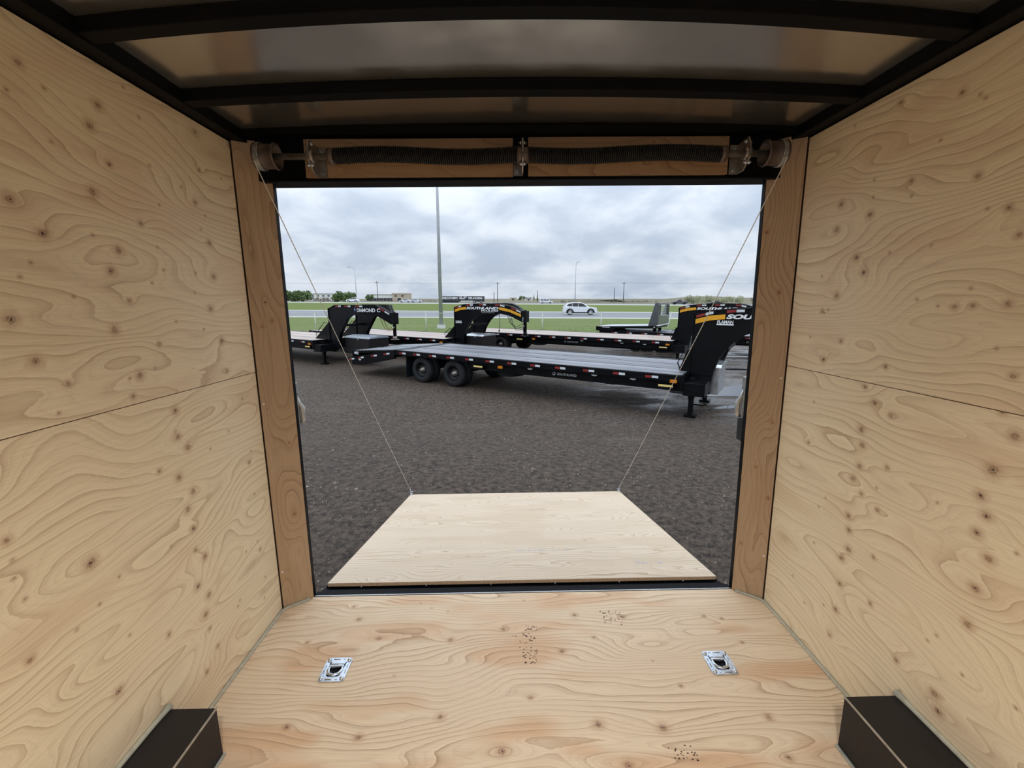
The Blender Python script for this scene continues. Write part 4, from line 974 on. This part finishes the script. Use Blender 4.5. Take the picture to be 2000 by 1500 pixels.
# ------------------------------------------------------------ vehicles
CARS = {
 'suv':   dict(L=4.55, W=1.86, low=[(0,.32),(.02,.62),(.10,.86),(.30,.98),(1.15,1.06),(1.25,1.07),(3.85,1.12),(4.45,1.06),(4.55,.80),(4.53,.42),(4.40,.30)],
               cab=[(1.05,1.02),(1.85,1.54),(2.3,1.66),(3.3,1.64),(4.05,1.49),(4.45,1.10)], ax=(.88, 3.60), r=.36,
               win=[[(1.34,1.04),(1.95,1.51),(2.52,1.57),(2.52,1.02)],[(2.57,1.02),(2.57,1.57),(3.30,1.55),(3.30,1.06)],[(3.35,1.07),(3.35,1.54),(3.80,1.46),(4.08,1.20)]]),
 'sedan': dict(L=4.65, W=1.8, low=[(0,.30),(.03,.62),(.25,.76),(1.2,.88),(3.9,.95),(4.6,.90),(4.65,.60),(4.58,.30)],
               cab=[(1.15,.87),(1.95,1.38),(2.4,1.44),(3.1,1.40),(4.05,.95)], ax=(.86, 3.62), r=.33,
               win=[[(1.5,.92),(2.02,1.33),(2.55,1.37),(2.55,.94)],[(2.62,.94),(2.62,1.37),(3.05,1.33),(3.72,.98)]]),
 'van':   dict(L=5.2, W=1.95, low=[(0,.32),(.02,.68),(.15,.85),(1.0,1.02),(5.15,1.12),(5.2,.6),(5.1,.32)],
               cab=[(.95,1.0),(1.6,1.58),(2.0,1.72),(4.9,1.74),(5.12,1.12)], ax=(.95, 4.05), r=.35,
               win=[[(1.35,1.08),(1.75,1.56),(2.4,1.60),(2.4,1.10)],[(2.5,1.10),(2.5,1.60),(3.6,1.62),(3.6,1.12)],[(3.7,1.12),(3.7,1.62),(4.75,1.62),(4.9,1.16)]]),
 'pickup':dict(L=5.8, W=2.0, low=[(0,.42),(.02,.80),(.15,1.05),(1.4,1.14),(3.5,1.15),(5.78,1.18),(5.8,.62),(5.6,.45)],
               cab=[(1.35,1.13),(2.0,1.74),(2.3,1.84),(3.35,1.84),(3.62,1.15)], ax=(1.0, 4.55), r=.40,
               win=[[(1.68,1.18),(2.08,1.70),(2.62,1.74),(2.62,1.19)],[(2.70,1.19),(2.70,1.74),(3.28,1.74),(3.45,1.20)]]),
}
def car(kind, x, y, z, rot, paint, label, name='car', cat='car'):
    d = CARS[kind]; L, W = d['L'], d['W']; hwid = W / 2
    o = empty(name, Matrix.Translation((x, y, z)) @ Matrix.Rotation(rot, 4, 'Z')); tag(o, label, cat)
    # lower body outline with wheel arches cut in, nose at x=0
    bot = []
    for a in d['ax']:
        R = d['r'] + .07
        bot += [(a - R, .30)] + [(a - R * math.cos(t), max(.30, d['r'] + R * math.sin(t))) for t in np.linspace(.05, math.pi - .05, 9)] + [(a + R, .30)]
    poly = d['low'] + bot[::-1]
    b = MB(); b.prism(poly, -hwid, hwid); body = bevel(b.build('body', M[paint], o), .05, 2)
    b = MB(); c = d['cab']; n = len(c); zs = [p[1] for p in c]; zb, zt = min(zs), max(zs)
    def yy(zv, s): return s * (hwid - .04 - .16 * (zv - zb) / (zt - zb))
    b.add([(p[0], yy(p[1], -1), p[1]) for p in c] + [(p[0], yy(p[1], 1), p[1]) for p in c], [tuple(range(n)), tuple(range(2*n-1, n-1, -1))] + [(i, n+i, n+(i+1) % n, (i+1) % n) for i in range(n)])
    bevel(b.build('roof', M[paint], o), .04, 2)
    for w in d['win']:
        for s in (-1, 1):
            b = MB(); b.add([(p[0], yy(p[1], s) + s * .002, p[1]) for p in w] + [(p[0], yy(p[1], s) + s * .012, p[1]) for p in w],
                            [tuple(range(len(w))), tuple(range(2*len(w)-1, len(w)-1, -1))] + [(i, len(w)+i, len(w)+(i+1) % len(w), (i+1) % len(w)) for i in range(len(w))]); b.build('side_window', M['glass_dark'], o)
    for (p, q, nm) in ((c[0], c[1], 'windshield'), (c[-1], c[-2], 'rear_window')):
        P, Q = Vector((p[0], 0, p[1])), Vector((q[0], 0, q[1])); e = (Q - P); nrm = Vector((-e.z, 0, e.x)).normalized() * (1 if nm == 'windshield' else -1); A = P + e * .12; B_ = P + e * .92
        b = MB(); vs = [(A.x, yy(A.z, -1) + .08, A.z), (A.x, yy(A.z, 1) - .08, A.z), (B_.x, yy(B_.z, 1) - .08, B_.z), (B_.x, yy(B_.z, -1) + .08, B_.z)]
        b.hex([Vector(v) - nrm * .01 for v in vs] + [Vector(v) + nrm * .012 for v in vs]); b.build(nm, M['glass_dark'], o)
    for a in d['ax']:
        for s in (-1, 1):
            r = d['r']; b = MB(); b.lathe([(.0, .001), (.0, r * .66), (-.01, r * .7), (0, r * .93), (.04, r), (.18, r), (.20, r * .9), (.20, .001)], (a, s * (hwid - .01), r), 'y', 22) if s < 0 else b.lathe([(.0, .001), (.0, r * .66), (.01, r * .7), (0, r * .93), (-.04, r), (-.18, r), (-.20, r * .9), (-.20, .001)], (a, s * (hwid - .01), r), 'y', 22)
            wh = b.build('wheel', M['rubber'], o)
            b = MB(); ys = s * (hwid + .002)
            for k in range(5):
                t = k * 2 * math.pi / 5; b.bar((a, ys, r), (a + r * .64 * math.cos(t), ys, r + r * .64 * math.sin(t)), .09, .02, up=(0, 1, 0))
            b.tube([(a + r * .64 * math.cos(t), ys, r + r * .64 * math.sin(t)) for t in np.linspace(0, 6.2, 18)], .022, 5, closed=True); b.build('rim', M['rim_silver'] if paint == 'car_white' else M['rim'], wh)
    b = MB(); bx = d['ax']; b.box(bx[0] + d['r'] + .08, bx[1] - d['r'] - .08, -hwid - .012, hwid + .012, .25, .38); b.build('sill', M['plastic'], o)
    if kind == 'suv':
        for a in d['ax']:
            for s in (-1, 1):
                b = MB(); b.tube([(a + (d['r'] + .10) * math.cos(t), s * (hwid - .005), d['r'] + (d['r'] + .10) * math.sin(t)) for t in np.linspace(-.1, math.pi + .1, 14)], .055, 6); b.build('arch_trim', M['plastic'], o)
    b = MB(); b.box(-.03, .10, -hwid + .12, -hwid + .45, .70, .82); b.box(-.03, .10, hwid - .45, hwid - .12, .70, .82); b.build('headlight', M['window'], o)
    b = MB(); b.box(L - .10, L + .02, -hwid + .04, -hwid + .25, .78, .95); b.box(L - .10, L + .02, hwid - .25, hwid - .04, .78, .95); b.build('tail_light', M['lamp_red'], o)
    b = MB(); b.box(-.02, .06, -hwid + .2, hwid - .2, .38, .62); b.build('grille', M['plastic'], o)
    return o
# nose points right for a car driving right: rotate by pi
car('suv', 11.3, 59.6, .0, math.pi - .05, 'car_white', 'white crossover car driving on the near road beyond the fence')
car('suv', -61.2, 166, hw(-58) + .12, .02, 'car_white', 'white SUV on the far highway in front of the left trees')
car('sedan', -44.2, 176, hw(-42), 0, 'car_white', 'white sedan on the far highway below the tan building')
car('van', 15.9, 175, hw(13), math.pi, 'car_white', 'white van on the far highway left of the near white car')
car('pickup', 60.6, 170, hw(63), .0, 'car_grey', 'dark pickup truck on the far highway at right', 'pickup_truck', 'pickup truck')
car('sedan', 74.7, 170, hw(77), .0, 'car_black', 'black sedan on the far highway behind the right-hand necks')
car('sedan', -35.6, 178, hw(-33), math.pi, 'car_white', 'white car just left of the black semi-trailer')
def semi():
    x0, y0, z = -27.6, 175, hw(-20); o = empty('box_trailer', Matrix.Translation((x0, y0, z))); tag(o, 'black semi box trailer with white advertising letters beyond the highway', 'trailer')
    b = MB(); b.box(0, 16.8, 0, 2.5, .75, 2.62); bevel(b.build('box', M['car_black'], o), .03)
    b = MB(); b.box(.1, 16.7, .2, 2.3, .55, .76); b.build('chassis', M['plastic'], o)
    b = MB(); b.box(7.6, 12.4, -.04, 0, .62, .86); b.build('underside_panel', M['white'], o)  # white panel stands for the bright gap of the open undercarriage
    b = MB(); b.box(.4, 6.8, .1, .2, .12, .76); b.build('underside_panel', M['plastic'], o)
    for x in (12.9, 15.6):
        b = MB(); b.lathe([(0, .001), (0, .28), (.03, .30), (0, .44), (.05, .5), (.3, .5), (.3, .001)], (x, .02, .5), 'y', 18); b.build('wheel', M['rubber'], o)
        b = MB(); b.lathe([(-.02, .001), (-.02, .2), (.02, .27)], (x, .02, .5), 'y', 16); b.build('rim', M['alu'], o)
    letters('lettering', 'DISCOVERY', .85, lambda x, y: (.45 + x, -.03, 1.45 + y), M['white'], o, 0, .03, 6.2)
    letters('lettering', '780.413.8066', .85, lambda x, y: (10.5 + x, -.03, 1.45 + y), M['white'], o, 0, .03, 5.6)
    b = MB()
    for (xa, xb, za) in ((7.1, 8.2, 2.05), (8.7, 9.9, 2.05), (7.1, 9.2, 1.5)): b.box(xa, xb, -.03, -.005, za, za + .32)
    b.build('small_print_block', M['white'], o)
semi()

# ------------------------------------------------------------ far buildings
def building(x0, x1, y, zt, wall, label, doors, wins, parapet=0, name='building'):
    z = hw((x0 + x1) / 2) - .25; H = zt - z; o = empty(name, Matrix.Translation((x0, y, z))); tag(o, label, 'building'); w = x1 - x0
    b = MB(); b.box(0, w, 0, 14, -.3, H - .35); b.build('wall', M[wall], o)
    b = MB(); b.box(-.2, w + .2, -.2, 14.2, H - .36, H + parapet); b.build('roof', M['bld_roof'] if wall != 'bld_tan' else M['bld_tan'], o)
    for i in range(doors):
        t = (i + .5) / doors * w; b = MB(); b.box(t - .9, t + .9, -.12, .02, -.1, 1.9); b.build('door', M['window'], o)
    for i in range(wins):
        t = (i + .5) / wins * w; b = MB(); b.box(t - .6, t + .6, -.1, .02, H - 1.7, H - .95); b.build('window', M['window'], o)
building(-116.9, -101.5, 260, 5.0, 'bld_white', 'long low white building between the two clumps of trees at left', 0, 5)
building(-84.2, -68.6, 260, 4.55, 'bld_white', 'long white building with a row of dark doors behind the utility pole', 8, 0)
building(-68.0, -60.2, 255, 4.95, 'bld_tan', 'tan block at the right end of the long white building', 1, 2, .2)
building(-36.5, -29.5, 290, 2.6, 'bld_white', 'small white building behind the left end of the semi-trailer', 1, 3)
building(12.0, 19.0, 420, 3.2, 'bld_white', 'small pale farm building on the horizon near the middle', 1, 2)
building(-2.0, 4.0, 420, 3.0, 'bld_tan', 'small tan shed on the horizon right of the tall utility pole', 1, 1)

# ------------------------------------------------------------ trees and brush
def leafy(name, x, y, w, h, label, cat, leaf, n=900, seed=1, depth=None, trunks=3, group=None):
    r = random.Random(seed); z = hw(x) - .15; o = empty(name, Matrix.Translation((x, y, z))); tag(o, label, cat, group)
    blobs = [(r.uniform(-.42, .42) * w, r.uniform(-.4, .4) * (depth or w * .5), r.uniform(.25, .72) * h, r.uniform(.16, .27) * min(w, h * 1.6)) for _ in range(max(5, int(w / h * 7)))]
    b = MB()
    for _ in range(n):
        bx, by, bz, br = r.choice(blobs); d = Vector((r.gauss(0, 1), r.gauss(0, 1), r.gauss(0, 1))).normalized() * br * (r.random() ** .35)
        p = Vector((bx, by, max(.1, min(h, bz + d.z)))) + Vector((d.x, d.y, 0)); s = h * r.uniform(.045, .09)
        u = Vector((r.gauss(0, 1), r.gauss(0, 1), r.gauss(0, 1))).normalized() * s; v = u.orthogonal().normalized() * s * .8
        b.add([p - u, p + v, p + u, p - v], [(0, 1, 2, 3)])
    b.build('foliage', M[leaf], o, kind='stuff')
    for k in range(trunks):
        t = MB(); tx = (k + .5 - trunks / 2) / trunks * w * .7; t.tube([(tx, 0, -.3), (tx + .1, 0, h * .35), (tx + r.uniform(-.3, .3), 0, h * .6)], [.02 * h, .015 * h, .006 * h], 6); t.build('trunk', M['bark'], o)
leafy('tree_clump', -97, 200, 15.5, 5.0, 'dense green trees at the far left edge beside the corner board', 'trees', 'leaf', 4200, 3)
leafy('tree_clump', -74.2, 200, 9.6, 4.5, 'round green tree clump behind the far white SUV', 'trees', 'leaf', 3000, 5)
leafy('tree', -67.0, 212, 3.6, 4.2, 'small loose green tree just right of the round clump', 'tree', 'leaf', 420, 6, trunks=1)
leafy('shrub_row', -85.0, 205, 12, 2.2, 'low brown brush in front of the low white building at left', 'shrubs', 'twig', 900, 8, 3, 4)
leafy('shrub_row', -50.0, 214, 34, 1.3, 'low brown brush running from the tan building toward the semi-trailer', 'shrubs', 'twig', 1500, 9, 3, 5)
leafy('shrub_row', 45, 225, 70, 1.7, 'long band of bare brown brush beyond the highway right of centre', 'shrubs', 'twig', 3800, 10, 4, 9)
leafy('shrub_row', 97, 215, 34, 4.0, 'pale budding bushes on the far right above the trailer necks', 'shrubs', 'leaf_pale', 2600, 11, 8, 6)
leafy('tree', 121.0, 216, 9, 5.6, 'taller pale budding tree at the far right edge of the opening', 'tree', 'leaf_pale', 700, 12, trunks=2)
leafy('tree', 9.0, 400, 5.5, 5.2, 'dark round tree on the horizon near the middle', 'tree', 'leaf', 420, 13, trunks=1)
for k, x in enumerate((17.5, 20.6)):
    z = .4; o = empty('conifer', Matrix.Translation((x + 2, 400, z))); tag(o, 'left one of two small dark conifers on the horizon' if k == 0 else 'right one of two small dark conifers on the horizon', 'tree')
    b = MB()
    for i in range(5): b.lathe([(.6 + i * .8, 1.15 - i * .2), (1.9 + i * .8, .02)], (0, 0, 0), 'z', 9)
    b.build('foliage', M['leaf'], o); b = MB(); b.tube([(0, 0, -.5), (0, 0, 1.0)], .15, 6); b.build('trunk', M['bark'], o)
b = MB(); vs = []; xh = np.linspace(70, 300, 30)
for x in xh: vs += [(x, 262, -.5), (x, 300, 1.0 + 2.2 * sst(84, 122, x) + .5 * math.sin(x * .11)), (x, 420, -.5)]
b.add(vs, [(3*i+k, 3*i+3+k, 3*i+4+k, 3*i+1+k) for i in range(29) for k in (0, 1)], 0, True); b.build('low_hill', M['field'], None, kind='structure')
